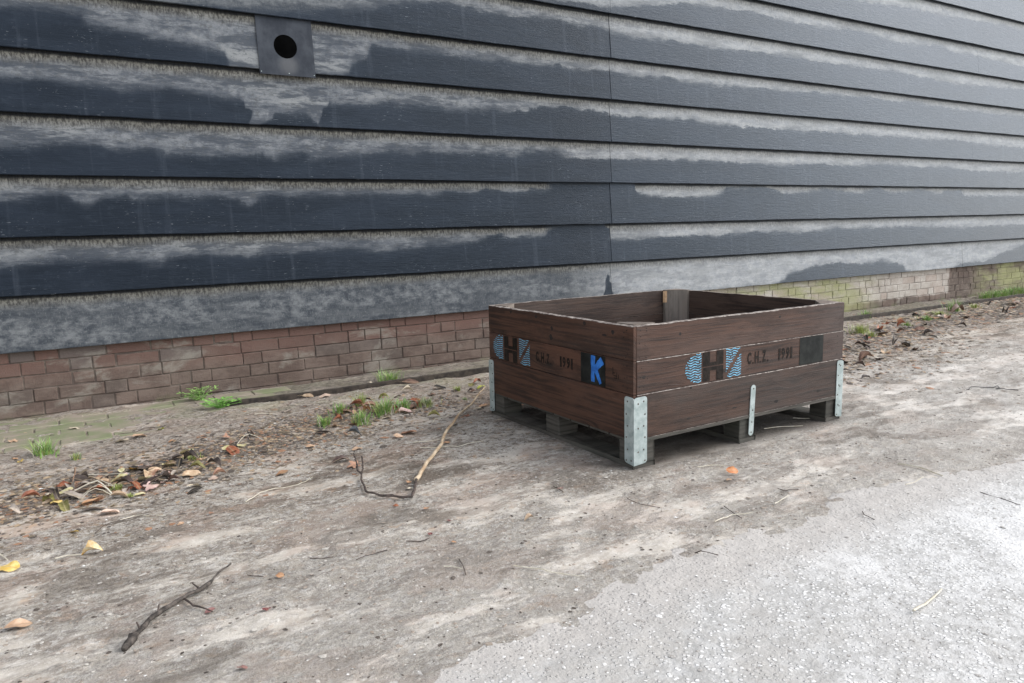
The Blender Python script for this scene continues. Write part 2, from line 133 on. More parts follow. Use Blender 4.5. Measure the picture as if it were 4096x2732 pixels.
# ---- material node helpers
def newmat(name, rough=0.7, spec=0.5):
    m = bpy.data.materials.new(name); m.use_nodes = True
    nt = m.node_tree; p = nt.nodes["Principled BSDF"]
    p.inputs["Roughness"].default_value = rough
    p.inputs["Specular IOR Level"].default_value = spec
    return m, nt, p
class NT:
    def __init__(s, nt): s.nt = nt; s.n = nt.nodes; s.l = nt.links
    def lk(s, a, b): s.l.new(a, b)
    def setin(s, sock, v):
        if isinstance(v, bpy.types.NodeSocket): s.l.new(v, sock)
        else: sock.default_value = v
    def math(s, op, a, b=None, c=None, clamp=False):
        n = s.n.new("ShaderNodeMath"); n.operation = op; n.use_clamp = clamp
        s.setin(n.inputs[0], a)
        if b is not None: s.setin(n.inputs[1], b)
        if c is not None: s.setin(n.inputs[2], c)
        return n.outputs[0]
    def mix(s, f, a, b, mode='MIX'):
        n = s.n.new("ShaderNodeMix"); n.data_type = 'RGBA'; n.blend_type = mode
        s.setin(n.inputs[0], f)
        s.setin(n.inputs[6], a if isinstance(a, bpy.types.NodeSocket) else (*a, 1.0))
        s.setin(n.inputs[7], b if isinstance(b, bpy.types.NodeSocket) else (*b, 1.0))
        return n.outputs[2]
    def ss(s, v, lo, hi, a=0.0, b=1.0):
        n = s.n.new("ShaderNodeMapRange"); n.interpolation_type = 'SMOOTHSTEP'
        s.setin(n.inputs[0], v); n.inputs[1].default_value = lo; n.inputs[2].default_value = hi
        n.inputs[3].default_value = a; n.inputs[4].default_value = b
        return n.outputs[0]
    def vec(s, kind="Object", scale=(1, 1, 1), loc=(0, 0, 0)):
        t = s.n.new("ShaderNodeTexCoord"); mp = s.n.new("ShaderNodeMapping")
        s.lk(t.outputs[kind], mp.inputs[0]); mp.inputs["Scale"].default_value = scale; mp.inputs["Location"].default_value = loc
        return mp.outputs[0]
    def pos(s):
        return s.n.new("ShaderNodeNewGeometry").outputs["Position"]
    def map(s, v, scale, loc=(0, 0, 0)):
        mp = s.n.new("ShaderNodeMapping"); s.lk(v, mp.inputs[0]); mp.inputs["Scale"].default_value = scale; mp.inputs["Location"].default_value = loc
        return mp.outputs[0]
    def noise(s, v, scale=5, detail=4, rough=0.55, dist=0.0, out=0):
        n = s.n.new("ShaderNodeTexNoise"); s.lk(v, n.inputs["Vector"])
        n.inputs["Scale"].default_value = scale; n.inputs["Detail"].default_value = detail
        n.inputs["Roughness"].default_value = rough; n.inputs["Distortion"].default_value = dist
        return n.outputs[out]
    def vor(s, v, scale=5, feature='F1', out="Distance"):
        n = s.n.new("ShaderNodeTexVoronoi"); n.feature = feature; s.lk(v, n.inputs["Vector"]); n.inputs["Scale"].default_value = scale
        return n.outputs[out]
    def attr(s, name):
        n = s.n.new("ShaderNodeAttribute"); n.attribute_name = name
        return n.outputs["Fac"]
    def bump(s, h, strength=0.5, dist=0.01, normal=None):
        n = s.n.new("ShaderNodeBump"); n.inputs["Strength"].default_value = strength; n.inputs["Distance"].default_value = dist
        s.lk(h, n.inputs["Height"])
        if normal is not None: s.lk(normal, n.inputs["Normal"])
        return n.outputs[0]
    def sep(s, v):
        n = s.n.new("ShaderNodeSeparateXYZ"); s.lk(v, n.inputs[0]); return n.outputs

# ================================================================ MATERIALS
def mat_cladding():
    m, nt, p = newmat("tarred_weatherboard", 0.5, 0.30); N = NT(nt)
    p.inputs['Specular Tint'].default_value = (0.70, 0.84, 1.0, 1.0)
    P = N.pos(); x, y, z = N.sep(P)[0:3]
    wear = N.attr("wear"); vt = N.attr("vt"); lite = N.attr("lite"); rnd = N.attr("rnd")
    drip = N.noise(N.map(P, (30, 1, 5)), 1, 6, 0.72)
    rag = N.noise(N.map(P, (7, 1, 24)), 1, 7, 0.70)
    fine = N.noise(N.map(P, (190, 1, 110)), 1, 3, 0.6)
    left = N.ss(x, 3.3, 1.2)
    e = N.math('ADD', wear, N.math('MULTIPLY', N.math('SUBTRACT', drip, 0.5), 0.022))
    e = N.math('ADD', e, N.math('MULTIPLY', N.math('SUBTRACT', rag, 0.5), 0.095))
    e = N.math('ADD', e, N.math('MULTIPLY', N.math('SUBTRACT', fine, 0.5), 0.014))
    smw = N.math('MAXIMUM', N.ss(N.noise(N.map(P, (2.1, 1, 4), (5, 0, 2)), 1, 4, 0.6), 0.42, 0.62), N.math('MULTIPLY', left, 0.55))
    mask = N.mix(smw, N.ss(e, -0.008, 0.010), N.ss(e, -0.030, 0.040))
    soft = N.ss(e, -0.05, 0.03)
    deep = N.ss(e, 0.0, 0.055)
    big = N.noise(N.map(P, (1.5, 1, 7)), 1, 6, 0.65)
    mott = N.noise(N.map(P, (14, 1, 22)), 1, 7, 0.75)
    right = N.ss(x, 1.6, 4.6)
    ga = N.mix(N.ss(mott, 0.36, 0.64), (0.080, 0.087, 0.098), (0.172, 0.178, 0.184))
    gb = N.mix(N.ss(mott, 0.36, 0.64), (0.250, 0.258, 0.265), (0.335, 0.338, 0.330))
    g = N.mix(right, ga, gb)
    g = N.mix(N.math('MULTIPLY', N.ss(big, 0.48, 0.64), 0.75), g, (0.220, 0.225, 0.222))
    edge_d = N.math('MULTIPLY', N.math('SUBTRACT', 1.0, deep), N.math('ADD', 0.12, N.math('MULTIPLY', left, 0.45)))
    g = N.mix(edge_d, g, (0.060, 0.067, 0.080))
    sm = N.math('MULTIPLY', N.ss(N.noise(N.map(P, (3.2, 1, 15), (7, 0, 3)), 1, 7, 0.72), 0.46, 0.57), N.math('SUBTRACT', 0.88, N.math('MULTIPLY', right, 0.66)))
    g = N.mix(sm, g, (0.046, 0.052, 0.062))
    sm2 = N.math('MULTIPLY', N.ss(N.noise(N.map(P, (24, 1, 40), (1, 0, 8)), 1, 6, 0.8), 0.53, 0.60), N.math('SUBTRACT', 0.7, N.math('MULTIPLY', right, 0.45)))
    g = N.mix(sm2, g, (0.075, 0.078, 0.080))
    ld = N.mix(N.ss(mott, 0.38, 0.64), (0.036, 0.040, 0.046), (0.145, 0.150, 0.152))
    ld = N.mix(N.math('MULTIPLY', N.ss(big, 0.48, 0.58), 0.7), ld, (0.030, 0.034, 0.040))
    fib = N.ss(N.noise(N.map(P, (120, 1, 45)), 1, 4, 0.75), 0.53, 0.66)
    ld = N.mix(N.math('MULTIPLY', fib, 0.45), ld, (0.20, 0.21, 0.20))
    g = N.mix(N.math('MULTIPLY', lite, 0.95), g, ld)
    sp = N.noise(N.map(P, (85, 1, 34)), 1, 5, 0.75)
    lapn = N.noise(N.map(P, (5, 1, 9), (3, 0, 1)), 1, 5, 0.7)
    bt = N.math('ADD', vt, N.math('MULTIPLY', N.math('SUBTRACT', sp, 0.5), 0.075))
    bt = N.math('ADD', bt, N.math('MULTIPLY', N.math('SUBTRACT', lapn, 0.5), 0.05))
    br = N.math('MULTIPLY', N.ss(bt, 0.078, 0.012), N.math('SUBTRACT', 0.95, N.math('MULTIPLY', right, 0.30)))
    bcol = N.mix(N.ss(sp, 0.42, 0.60), (0.048, 0.043, 0.035), (0.20, 0.188, 0.155))
    g = N.mix(br, g, bcol)
    g = N.mix(N.math('MULTIPLY', N.ss(N.math('ADD', vt, N.math('MULTIPLY', N.math('SUBTRACT', lapn, 0.5), 0.02)), 0.022, 0.008), 0.92), g, (0.008, 0.008, 0.009))  # dark line below each lap: gap and underside shade painted into the colour
    grain = N.noise(N.map(P, (6, 1, 190)), 1, 5, 0.6)
    d = N.mix(N.ss(big, 0.42, 0.60), (0.0050, 0.0073, 0.0118), (0.0088, 0.0122, 0.0188))
    d = N.mix(N.ss(mott, 0.52, 0.68, 0, 0.35), d, (0.028, 0.035, 0.046))
    d = N.mix(N.ss(grain, 0.56, 0.74, 0, 0.45), d, (0.030, 0.038, 0.052))
    fl = N.math('MULTIPLY', N.ss(N.noise(N.map(P, (28, 1, 260)), 1, 3, 0.6), 0.64, 0.69), N.ss(N.noise(N.map(P, (2.2, 1, 6)), 1, 3, 0.6), 0.48, 0.58))
    d = N.mix(N.math('MULTIPLY', fl, 0.6), d, (0.26, 0.28, 0.30))
    vs = N.math('MULTIPLY', N.ss(N.noise(N.map(P, (16, 1, 1.2)), 1, 4, 0.6), 0.56, 0.68), 0.25)
    d = N.mix(vs, d, (0.05, 0.058, 0.072))
    d = N.mix(N.math('MULTIPLY', soft, 0.20), d, (0.07, 0.08, 0.095))
    c = N.mix(mask, d, g)
    dots = N.ss(N.vor(N.map(P, (30, 1, 30)), 1), 0.045, 0.02)
    c = N.mix(N.math('MULTIPLY', dots, 0.6), c, (0.4, 0.4, 0.38))
    N.lk(c, p.inputs["Base Color"])
    rg = N.math('ADD', N.math('MULTIPLY', mask, 0.34), N.math('ADD', 0.36, N.math('MULTIPLY', mott, 0.14)))
    newer = N.ss(x, 3.50, 3.52)
    N.lk(N.math('SUBTRACT', rg, N.math('MULTIPLY', newer, 0.02)), p.inputs["Roughness"])
    N.lk(N.math('ADD', 0.22, N.math('ADD', N.math('MULTIPLY', newer, 0.05), N.math('MULTIPLY', N.ss(x, 2.4, 7.5), 0.28))), p.inputs['Specular IOR Level'])
    hb = N.math('ADD', N.math('MULTIPLY', grain, 0.6), N.math('MULTIPLY', N.noise(N.map(P, (14, 1, 60)), 1, 5, 0.7), 0.8))
    # crackled patches near the butt joint
    ck = N.math('MULTIPLY', N.ss(N.math('ABSOLUTE', N.math('SUBTRACT', x, 3.25)), 0.55, 0.0), N.noise(N.map(P, (25, 1, 130), (0, 0, 5)), 1, 5, 0.8))
    hb = N.math('ADD', hb, N.math('MULTIPLY', ck, 1.3))
    N.lk(N.bump(hb, 0.45, 0.006), p.inputs["Normal"])
    return m

def mat_brick():
    m, nt, p = newmat("old_brick", 0.9, 0.25); N = NT(nt)
    P = N.pos(); x, y, z = N.sep(P)[0:3]
    r = N.attr("rnd"); mort = N.attr("mort")
    n1 = N.noise(N.map(P, (7, 7, 12)), 1, 6, 0.7); n2 = N.noise(N.map(P, (2.0, 2, 3.5)), 1, 5, 0.6, 0.5)
    fine = N.noise(P, 110, 4, 0.7)
    red = N.mix(r, (0.125, 0.070, 0.056), (0.175, 0.098, 0.078))
    red = N.mix(N.ss(r, 0.80, 0.86), red, (0.125, 0.098, 0.088))
    mud = N.mix(N.ss(n1, 0.38, 0.62), (0.092, 0.070, 0.057), (0.160, 0.126, 0.103))
    zz = N.math('ADD', z, N.math('MULTIPLY', N.math('SUBTRACT', n2, 0.5), 0.22))
    c = N.mix(N.ss(zz, 0.30, 0.14, 0.10, 0.80), red, mud)
    c = N.mix(N.ss(x, 8.1, 8.25, 0, 0.85), c, mud)
    # lime bloom patches
    wx = N.noise(N.map(P, (3.2, 2, 7), (3.1, 0, 0)), 1, 6, 0.65, 0.4)
    c = N.mix(N.math('MULTIPLY', N.ss(wx, 0.54, 0.66), 0.6), c, (0.27, 0.25, 0.21))
    c = N.mix(N.ss(mort, 0.4, 0.6), c, N.mix(N.ss(n1, 0.42, 0.56), (0.085, 0.064, 0.053), (0.15, 0.122, 0.10)))
    # pale limewashed length behind the crate
    lx = N.math('MULTIPLY', N.ss(x, 3.0, 4.6), N.ss(x, 8.22, 8.18))
    lx = N.math('MULTIPLY', lx, N.ss(N.math('ADD', z, N.math('MULTIPLY', N.math('SUBTRACT', n1, 0.5), 0.06)), 0.055, 0.085))
    pale = N.mix(N.ss(n1, 0.3, 0.7), (0.36, 0.32, 0.275), (0.50, 0.46, 0.41))
    pale = N.mix(N.math('MULTIPLY', N.ss(r, 0.6, 0.9), 0.35), pale, (0.34, 0.24, 0.19))
    pale = N.mix(N.ss(mort, 0.4, 0.6, 0, 0.6), pale, (0.16, 0.14, 0.12))
    c = N.mix(N.math('MULTIPLY', lx, 0.9), c, pale)
    # moss
    mo = N.noise(N.map(P, (1.6, 1, 6), (1.2, 0, 0)), 1, 6, 0.65)
    m1 = N.math('MULTIPLY', N.ss(x, 4.3, 5.2), N.ss(x, 7.1, 6.3))
    m2 = N.math('MULTIPLY', N.ss(x, 8.6, 9.0), 1.0)
    mm = N.math('MULTIPLY', N.math('MAXIMUM', m1, m2), N.ss(mo, 0.36, 0.62))
    c = N.mix(N.math('MULTIPLY', mm, 0.9), c, N.mix(n1, (0.21, 0.22, 0.085), (0.35, 0.35, 0.18)))
    ml = N.math('MULTIPLY', N.ss(N.math('ADD', z, N.math('MULTIPLY', n1, 0.08)), 0.09, 0.03), N.ss(N.noise(P, 3.3, 4, 0.6), 0.5, 0.62))
    c = N.mix(N.math('MULTIPLY', ml, 0.5), c, (0.16, 0.18, 0.09))
    c = N.mix(N.ss(fine, 0.35, 0.7, 0.0, 0.25), c, (0.10, 0.085, 0.075))
    N.lk(c, p.inputs["Base Color"])
    N.lk(N.bump(N.math('ADD', fine, N.math('MULTIPLY', n1, 2.0)), 0.5, 0.006), p.inputs["Normal"])
    return m

def mat_ground():
    m, nt, p = newmat("trodden_dirt", 0.85, 0.3); N = NT(nt)
    P = N.pos(); x, y, z = N.sep(P)[0:3]
    Q = N.map(P, (0.85, 1.1, 1))
    n0 = N.noise(Q, 1.3, 5, 0.6, 0.3)
    n1 = N.noise(Q, 7.5, 7, 0.72)
    n2 = N.noise(Q, 46, 6, 0.82)
    n3 = N.noise(P, 120, 4, 0.7)
    c = N.mix(N.ss(n0, 0.40, 0.60), (0.270, 0.232, 0.188), (0.325, 0.292, 0.250))
    nm = N.noise(N.map(P, (0.9, 1.1, 1), (4, 4, 0)), 21, 8, 0.85)
    c = N.mix(N.ss(n1, 0.47, 0.56, 0, 0.85), c, (0.395, 0.362, 0.315))
    silt = N.ss(N.noise(N.map(P, (0.7, 2.0, 1), (2, 5, 0)), 1.9, 7, 0.7), 0.51, 0.60)
    c = N.mix(N.math('MULTIPLY', silt, 0.4), c, (0.35, 0.32, 0.275))
    keep = N.math('SUBTRACT', 1.0, N.math('MULTIPLY', silt, 0.70))
    c = N.mix(N.math('MULTIPLY', N.ss(nm, 0.52, 0.57, 0, 0.70), keep), c, (0.175, 0.148, 0.122))
    c = N.mix(N.math('MULTIPLY', N.ss(nm, 0.46, 0.41, 0, 0.60), keep), c, (0.44, 0.415, 0.378))
    c = N.mix(N.math('MULTIPLY', N.ss(n2, 0.515, 0.555, 0, 0.88), keep), c, (0.120, 0.098, 0.080))
    c = N.mix(N.math('MULTIPLY', N.ss(n1, 0.44, 0.38, 0, 0.80), keep), c, (0.165, 0.132, 0.105))
    lite = N.ss(N.noise(Q, 52, 6, 0.85), 0.53, 0.56)
    c = N.mix(N.math('MULTIPLY', lite, N.math('ADD', 0.25, N.math('MULTIPLY', keep, 0.5))), c, (0.50, 0.475, 0.44))
    pk = N.ss(N.noise(Q, 3.6, 6, 0.7), 0.50, 0.58)
    c = N.mix(N.math('MULTIPLY', pk, 0.42), c, (0.245, 0.170, 0.130))
    og = N.ss(N.noise(Q, 11.0, 6, 0.75), 0.58, 0.64)
    c = N.mix(N.math('MULTIPLY', og, 0.4), c, (0.33, 0.205, 0.12))
    dp = N.math('MULTIPLY', N.ss(N.noise(N.map(P, (0.6, 1.6, 1), (9, 1, 0)), 3.6, 8, 0.8), 0.535, 0.575), 0.8)
    c = N.mix(dp, c, (0.125, 0.100, 0.078))
    far = N.ss(N.math('ADD', y, N.math('MULTIPLY', N.math('SUBTRACT', n0, 0.5), 1.2)), -1.5, -3.0)
    c = N.mix(N.math('MULTIPLY', far, 0.42), c, N.mix(N.ss(n2, 0.44, 0.56), (0.33, 0.31, 0.28), (0.47, 0.45, 0.42)))
    rt = N.math('MULTIPLY', N.ss(x, 1.4, 4.2), N.ss(N.math('ADD', y, N.math('MULTIPLY', N.math('SUBTRACT', n0, 0.5), 0.8)), -1.3, -2.2))
    c = N.mix(N.math('MULTIPLY', rt, 0.62), c, N.mix(N.ss(n1, 0.44, 0.56), (0.36, 0.335, 0.305), (0.48, 0.46, 0.43)))
    # brown leaf mould close to the wall
    nr = N.math('MULTIPLY', N.ss(N.math('ADD', y, N.math('MULTIPLY', N.math('SUBTRACT', n1, 0.5), 0.9)), -1.50, -0.8), 0.55)
    c = N.mix(nr, c, N.mix(N.ss(n2, 0.42, 0.60), (0.32, 0.275, 0.235), (0.120, 0.098, 0.082)))
    lb = N.math('SUBTRACT', y, N.math('ADD', -1.30, N.math('MULTIPLY', x, 0.36)))
    lb = N.math('ABSOLUTE', N.math('ADD', lb, N.math('MULTIPLY', N.math('SUBTRACT', n1, 0.5), 0.5)))
    lbm = N.math('MULTIPLY', N.ss(lb, 0.26, 0.05), N.ss(x, 1.7, 1.1))
    c = N.mix(N.math('MULTIPLY', lbm, 0.78), c, N.mix(N.ss(n2, 0.44, 0.56), (0.19, 0.165, 0.145), (0.07, 0.056, 0.047)))
    lr_ = N.math('ABSOLUTE', N.math('ADD', N.math('SUBTRACT', y, N.math('ADD', -1.45, N.math('MULTIPLY', N.math('MINIMUM', x, 7.0), 0.085))), N.math('MULTIPLY', N.math('SUBTRACT', n1, 0.5), 0.6)))
    lrm = N.math('MULTIPLY', N.ss(lr_, 0.42, 0.10), N.ss(x, 3.0, 3.6))
    c = N.mix(N.math('MULTIPLY', lrm, 0.6), c, N.mix(N.ss(n2, 0.44, 0.56), (0.19, 0.165, 0.145), (0.075, 0.060, 0.052)))
    # algae by the pavers
    al = N.math('MULTIPLY', N.ss(N.noise(P, 3.0, 5, 0.6, 0.3), 0.47, 0.6), N.ss(y, -0.85, -0.4))
    c = N.mix(N.math('MULTIPLY', al, 0.35), c, (0.19, 0.20, 0.12))
    # pale grit
    g1 = N.vor(P, 62); gs = N.math('MULTIPLY', N.ss(g1, 0.26, 0.18), N.ss(N.vor(P, 62, out="Color"), 0.66, 0.72))
    c = N.mix(N.math('MULTIPLY', gs, 0.2), c, (0.58, 0.55, 0.50))
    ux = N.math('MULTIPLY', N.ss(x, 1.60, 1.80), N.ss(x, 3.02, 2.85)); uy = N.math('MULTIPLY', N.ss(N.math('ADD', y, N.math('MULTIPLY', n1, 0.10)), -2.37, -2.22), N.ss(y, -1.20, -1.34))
    hs = N.n.new('ShaderNodeHueSaturation'); N.lk(c, hs.inputs['Color']); hs.inputs['Value'].default_value = 1.38; hs.inputs['Saturation'].default_value = 1.10
    c = hs.outputs[0]
    wet = N.math('MULTIPLY', N.ss(N.noise(N.map(P, (0.8, 1.5, 1), (1.3, 8.2, 0)), 2.6, 6, 0.62), 0.545, 0.63), N.ss(y, -0.9, -1.6))
    wet = N.math('MULTIPLY', wet, N.ss(y, -3.0, -2.7))
    c = N.mix(N.math('MULTIPLY', wet, 0.55), c, (0.135, 0.108, 0.082))
    c = N.mix(N.math('MULTIPLY', N.math('MULTIPLY', ux, uy), 0.85), c, (0.055, 0.046, 0.038))  # contact shadow under the crate, painted into the dirt colour
    wl_ = N.math('MULTIPLY', N.ss(y, -0.40, -0.30), N.ss(x, 0.55, 0.85))
    c = N.mix(N.math('MULTIPLY', wl_, 0.6), c, N.mix(N.ss(n2, 0.44, 0.56), (0.21, 0.19, 0.15), (0.10, 0.088, 0.070)))
    N.lk(c, p.inputs["Base Color"])
    N.lk(N.math('SUBTRACT', 0.88, N.math('MULTIPLY', silt, 0.25)), p.inputs["Roughness"])
    h = N.math('ADD', N.math('MULTIPLY', n2, 1.0), N.math('ADD', N.math('MULTIPLY', n3, 0.45), N.math('MULTIPLY', n1, 1.6)))
    h = N.math('ADD', h, N.math('MULTIPLY', gs, 0.4))
    b = N.n.new("ShaderNodeBump"); b.inputs["Distance"].default_value = 0.024
    N.lk(h, b.inputs["Height"]); N.lk(N.math('SUBTRACT', 0.85, N.math('MULTIPLY', silt, 0.6)), b.inputs["Strength"])
    N.lk(b.outputs[0], p.inputs["Normal"])
    return m

def mat_road():
    m, nt, p = newmat("pebbly_concrete", 0.6, 0.5); N = NT(nt)
    P = N.pos(); x, y, z = N.sep(P)[0:3]
    n0 = N.noise(P, 1.1, 5, 0.6, 0.3); n1 = N.noise(P, 7, 6, 0.65); n2 = N.noise(P, 40, 5, 0.7); n3 = N.noise(P, 150, 3, 0.6)
    c = N.mix(N.ss(n0, 0.40, 0.60), (0.46, 0.45, 0.43), (0.62, 0.61, 0.59))
    c = N.mix(N.ss(n1, 0.50, 0.66, 0, 0.45), c, (0.42, 0.41, 0.395))
    c = N.mix(N.ss(n2, 0.52, 0.7, 0, 0.5), c, (0.30, 0.29, 0.28))
    v1 = N.vor(P, 75); col = N.vor(P, 75, out="Color")
    ex = N.ss(n0, 0.60, 0.46)
    c = N.mix(N.math('MULTIPLY', ex, N.ss(n2, 0.44, 0.58)), c, (0.36, 0.35, 0.33))
    peb = N.math('MULTIPLY', N.ss(v1, 0.36, 0.26), N.ss(col, 0.25, 0.32))
    peb = N.math('MULTIPLY', peb, N.math('ADD', 0.25, N.math('MULTIPLY', ex, 0.75)))
    c = N.mix(peb, c, N.mix(col, (0.56, 0.55, 0.52), (0.78, 0.77, 0.75)))
    v2 = N.vor(P, 140)
    c = N.mix(N.ss(v2, 0.16, 0.1, 0, 0.4), c, (0.8, 0.79, 0.77))
    c = N.mix(N.math('MULTIPLY', N.ss(x, 1.9, 0.7), N.ss(n1, 0.40, 0.60)), c, (0.40, 0.38, 0.35))
    # dirt feathering over the edge, traffic-clean further out
    ed = N.math('ADD', N.math('SUBTRACT', y, -3.02), N.math('MULTIPLY', N.math('SUBTRACT', n1, 0.5), 0.14))
    c = N.mix(N.ss(ed, -0.22, -0.02, 0, 0.9), c, N.mix(n2, (0.40, 0.37, 0.335), (0.54, 0.51, 0.475)))
    N.lk(c, p.inputs["Base Color"])
    h = N.math('ADD', N.math('MULTIPLY', peb, 0.8), N.math('ADD', N.math('MULTIPLY', n2, 0.8), N.math('MULTIPLY', n3, 0.3)))
    N.lk(N.bump(h, 0.7, 0.010), p.inputs["Normal"])
    return m

def mat_wood(name, dark, mid, lightc, grey, grey_amt=0.4, knots=True, rough=0.72, greyx=None):
    """grain runs along u of the UV map"""
    m, nt, p = newmat(name, rough, 0.35); N = NT(nt)
    U = N.vec("UV"); P = N.pos(); x = N.sep(P)[0]
    kv = N.map(U, (2.2, 9.0, 1))
    kd = N.vor(kv, 1.0)
    warp = N.math('MULTIPLY', N.ss(kd, 0.35, 0.0), 0.55) if knots else 0.0
    cmb = N.n.new("ShaderNodeCombineXYZ"); su = N.sep(U)
    N.lk(su[0], cmb.inputs[0])
    N.setin(cmb.inputs[1], N.math('ADD', su[1], N.math('MULTIPLY', warp, 0.06)) if knots else su[1])
    V = cmb.outputs[0]
    g = N.noise(N.map(V, (3.0, 85, 1)), 1, 5, 0.6, 0.3)
    g2 = N.noise(N.map(V, (11, 260, 1)), 1, 4, 0.6)
    b = N.noise(N.map(U, (2.2, 7, 1)), 1, 4, 0.6)
    c = N.mix(N.ss(g, 0.42, 0.62), mid, dark)
    c = N.mix(N.ss(b, 0.40, 0.7, 0, 0.7), c, lightc)
    gm = N.math('MULTIPLY', N.ss(N.noise(N.map(U, (1.4, 4, 1), (3, 7, 0)), 1, 5, 0.65), 0.42, 0.66), grey_amt)
    if greyx is not None:
        gm = N.math('MAXIMUM', gm, N.math('MULTIPLY', N.ss(N.math('ADD', x, N.math('MULTIPLY', N.math('SUBTRACT', b, 0.5), 0.5)), greyx[0], greyx[1]), greyx[2]))
    c = N.mix(gm, c, grey)
    stn = N.ss(N.noise(N.map(U, (2.6, 8, 1), (8, 3, 0)), 1, 6, 0.7), 0.50, 0.62)
    c = N.mix(N.math('MULTIPLY', stn, 0.55), c, dark)
    c = N.mix(N.ss(g2, 0.55, 0.75, 0, 0.45), c, dark)
    c = N.mix(N.ss(N.noise(N.map(V, (5, 150, 1), (4, 2, 0)), 1, 4, 0.6), 0.68, 0.75, 0, 0.35), c, (0.26, 0.22, 0.19))
    if knots:
        k = N.math('MULTIPLY', N.ss(kd, 0.085, 0.045), 0.9)
        c = N.mix(k, c, (0.018, 0.013, 0.010))
    N.lk(c, p.inputs["Base Color"])
    h = N.math('ADD', g, N.math('MULTIPLY', g2, 0.6))
    N.lk(N.bump(h, 0.55, 0.004), p.inputs["Normal"])
    return m

def mat_simple(name, c1, c2, scale=20, rough=0.7, bump=0.3, metallic=0.0, spec=0.4, dist=0.004, lo=0.35, hi=0.65):
    m, nt, p = newmat(name, rough, spec); N = NT(nt)
    P = N.pos(); n = N.noise(P, scale, 5, 0.65)
    N.lk(N.mix(N.ss(n, lo, hi), c1, c2), p.inputs["Base Color"])
    p.inputs["Metallic"].default_value = metallic
    if bump: N.lk(N.bump(N.noise(P, scale * 2.5, 4, 0.6), bump, dist), p.inputs["Normal"])
    return m

def mat_leaf(name, c1, c2):
    m, nt, p = newmat(name, 0.55, 0.4); N = NT(nt)
    P = N.pos(); n = N.noise(P, 60, 4, 0.6)
    oi = N.n.new("ShaderNodeObjectInfo")
    c = N.mix(N.ss(n, 0.35, 0.65), c1, c2)
    h = N.n.new("ShaderNodeHueSaturation")
    N.lk(c, h.inputs["Color"]); N.lk(N.math('ADD', 0.75, N.math('MULTIPLY', oi.outputs["Random"], 0.5)), h.inputs["Value"])
    U = N.sep(N.vec("UV"))
    vein = N.ss(N.math('ABSOLUTE', U[1]), 0.05, 0.02)
    cc = N.mix(N.math('MULTIPLY', vein, 0.4), h.outputs[0], (0.35, 0.28, 0.18))
    N.lk(cc, p.inputs["Base Color"])
    N.lk(N.bump(n, 0.3, 0.003), p.inputs["Normal"])
    return m

CLAD = mat_cladding(); BRICK = mat_brick(); GROUND = mat_ground(); ROAD = mat_road()
WOOD_F = mat_wood("stained_crate_wood_front", (0.0219, 0.0115, 0.0079), (0.0609, 0.0301, 0.0196), (0.0911, 0.0462, 0.0304), (0.0678, 0.0546, 0.0492), 0.3, greyx=(2.5, 2.95, 0.6))
WOOD_S = mat_wood("stained_crate_wood_side", (0.0230, 0.0111, 0.0069), (0.0656, 0.0298, 0.0176), (0.0974, 0.0431, 0.0261), (0.0564, 0.0450, 0.0394), 0.25)
WOOD_L = mat_wood("damp_crate_wood_low", (0.0170, 0.0096, 0.0066), (0.0499, 0.0260, 0.0176), (0.0759, 0.0412, 0.0277), (0.0498, 0.0423, 0.0378), 0.5, greyx=(2.1, 3.1, 0.5))
WOOD_I = mat_wood("crate_wood_inside", (0.0186, 0.0107, 0.0079), (0.0545, 0.0316, 0.0226), (0.0818, 0.0518, 0.0382), (0.0574, 0.0460, 0.0410), 0.35)
WOOD_P = mat_wood("grey_pallet_wood", (0.030, 0.027, 0.022), (0.070, 0.062, 0.052), (0.10, 0.09, 0.076), (0.040, 0.045, 0.036), 0.5, knots=False)
WOOD_POST = mat_wood("crate_post_wood", (0.09, 0.070, 0.058), (0.20, 0.160, 0.130), (0.28, 0.23, 0.19), (0.11, 0.105, 0.095), 0.5, knots=False)
WORN = mat_simple("worn_wood_edge", (0.07, 0.05, 0.042), (0.36, 0.32, 0.285), 45, 0.8, 0.3)
FRESH = mat_simple("split_fresh_wood", (0.42, 0.25, 0.13), (0.55, 0.36, 0.22), 60, 0.8, 0.2)
ZINC = mat_simple("galvanised_steel", (0.27, 0.32, 0.31), (0.40, 0.45, 0.44), 30, 0.55, 0.12, 0.25, 0.5)
RIVET = mat_simple("rusty_rivet", (0.05, 0.045, 0.04), (0.14, 0.12, 0.10), 90, 0.6, 0.2, 0.4)
NAILM = mat_simple("nail_hole_rust", (0.008, 0.006, 0.005), (0.02, 0.015, 0.012), 90, 0.8, 0)
INKB = mat_simple("blue_stencil_ink", (0.08, 0.19, 0.26), (0.20, 0.46, 0.64), 70, 0.6, 0.1, spec=0.12)
INKK = mat_simple("black_stencil_ink", (0.008, 0.006, 0.005), (0.022, 0.016, 0.013), 50, 0.6, 0.2, spec=0.12)
INKP = mat_simple("dark_paint_patch", (0.008, 0.009, 0.009), (0.020, 0.022, 0.020), 18, 0.55, 0.2, spec=0.12)
SPRAY = mat_simple("blue_spray_paint", (0.010, 0.09, 0.34), (0.030, 0.19, 0.60), 28, 0.5, 0.1)
PAVER_M = mat_simple("mossy_paver", (0.17, 0.19, 0.10), (0.27, 0.225, 0.18), 5, 0.9, 0.6)
LATH = mat_simple("damp_brown_lath", (0.018, 0.014, 0.011), (0.060, 0.047, 0.036), 25, 0.8, 0.5)
PLATE = None
BARK = mat_simple("wet_bark", (0.022, 0.018, 0.015), (0.105, 0.088, 0.075), 55, 0.8, 0.7)
BARKD = mat_simple("dark_twig_bark", (0.035, 0.026, 0.022), (0.10, 0.075, 0.062), 70, 0.8, 0.5)
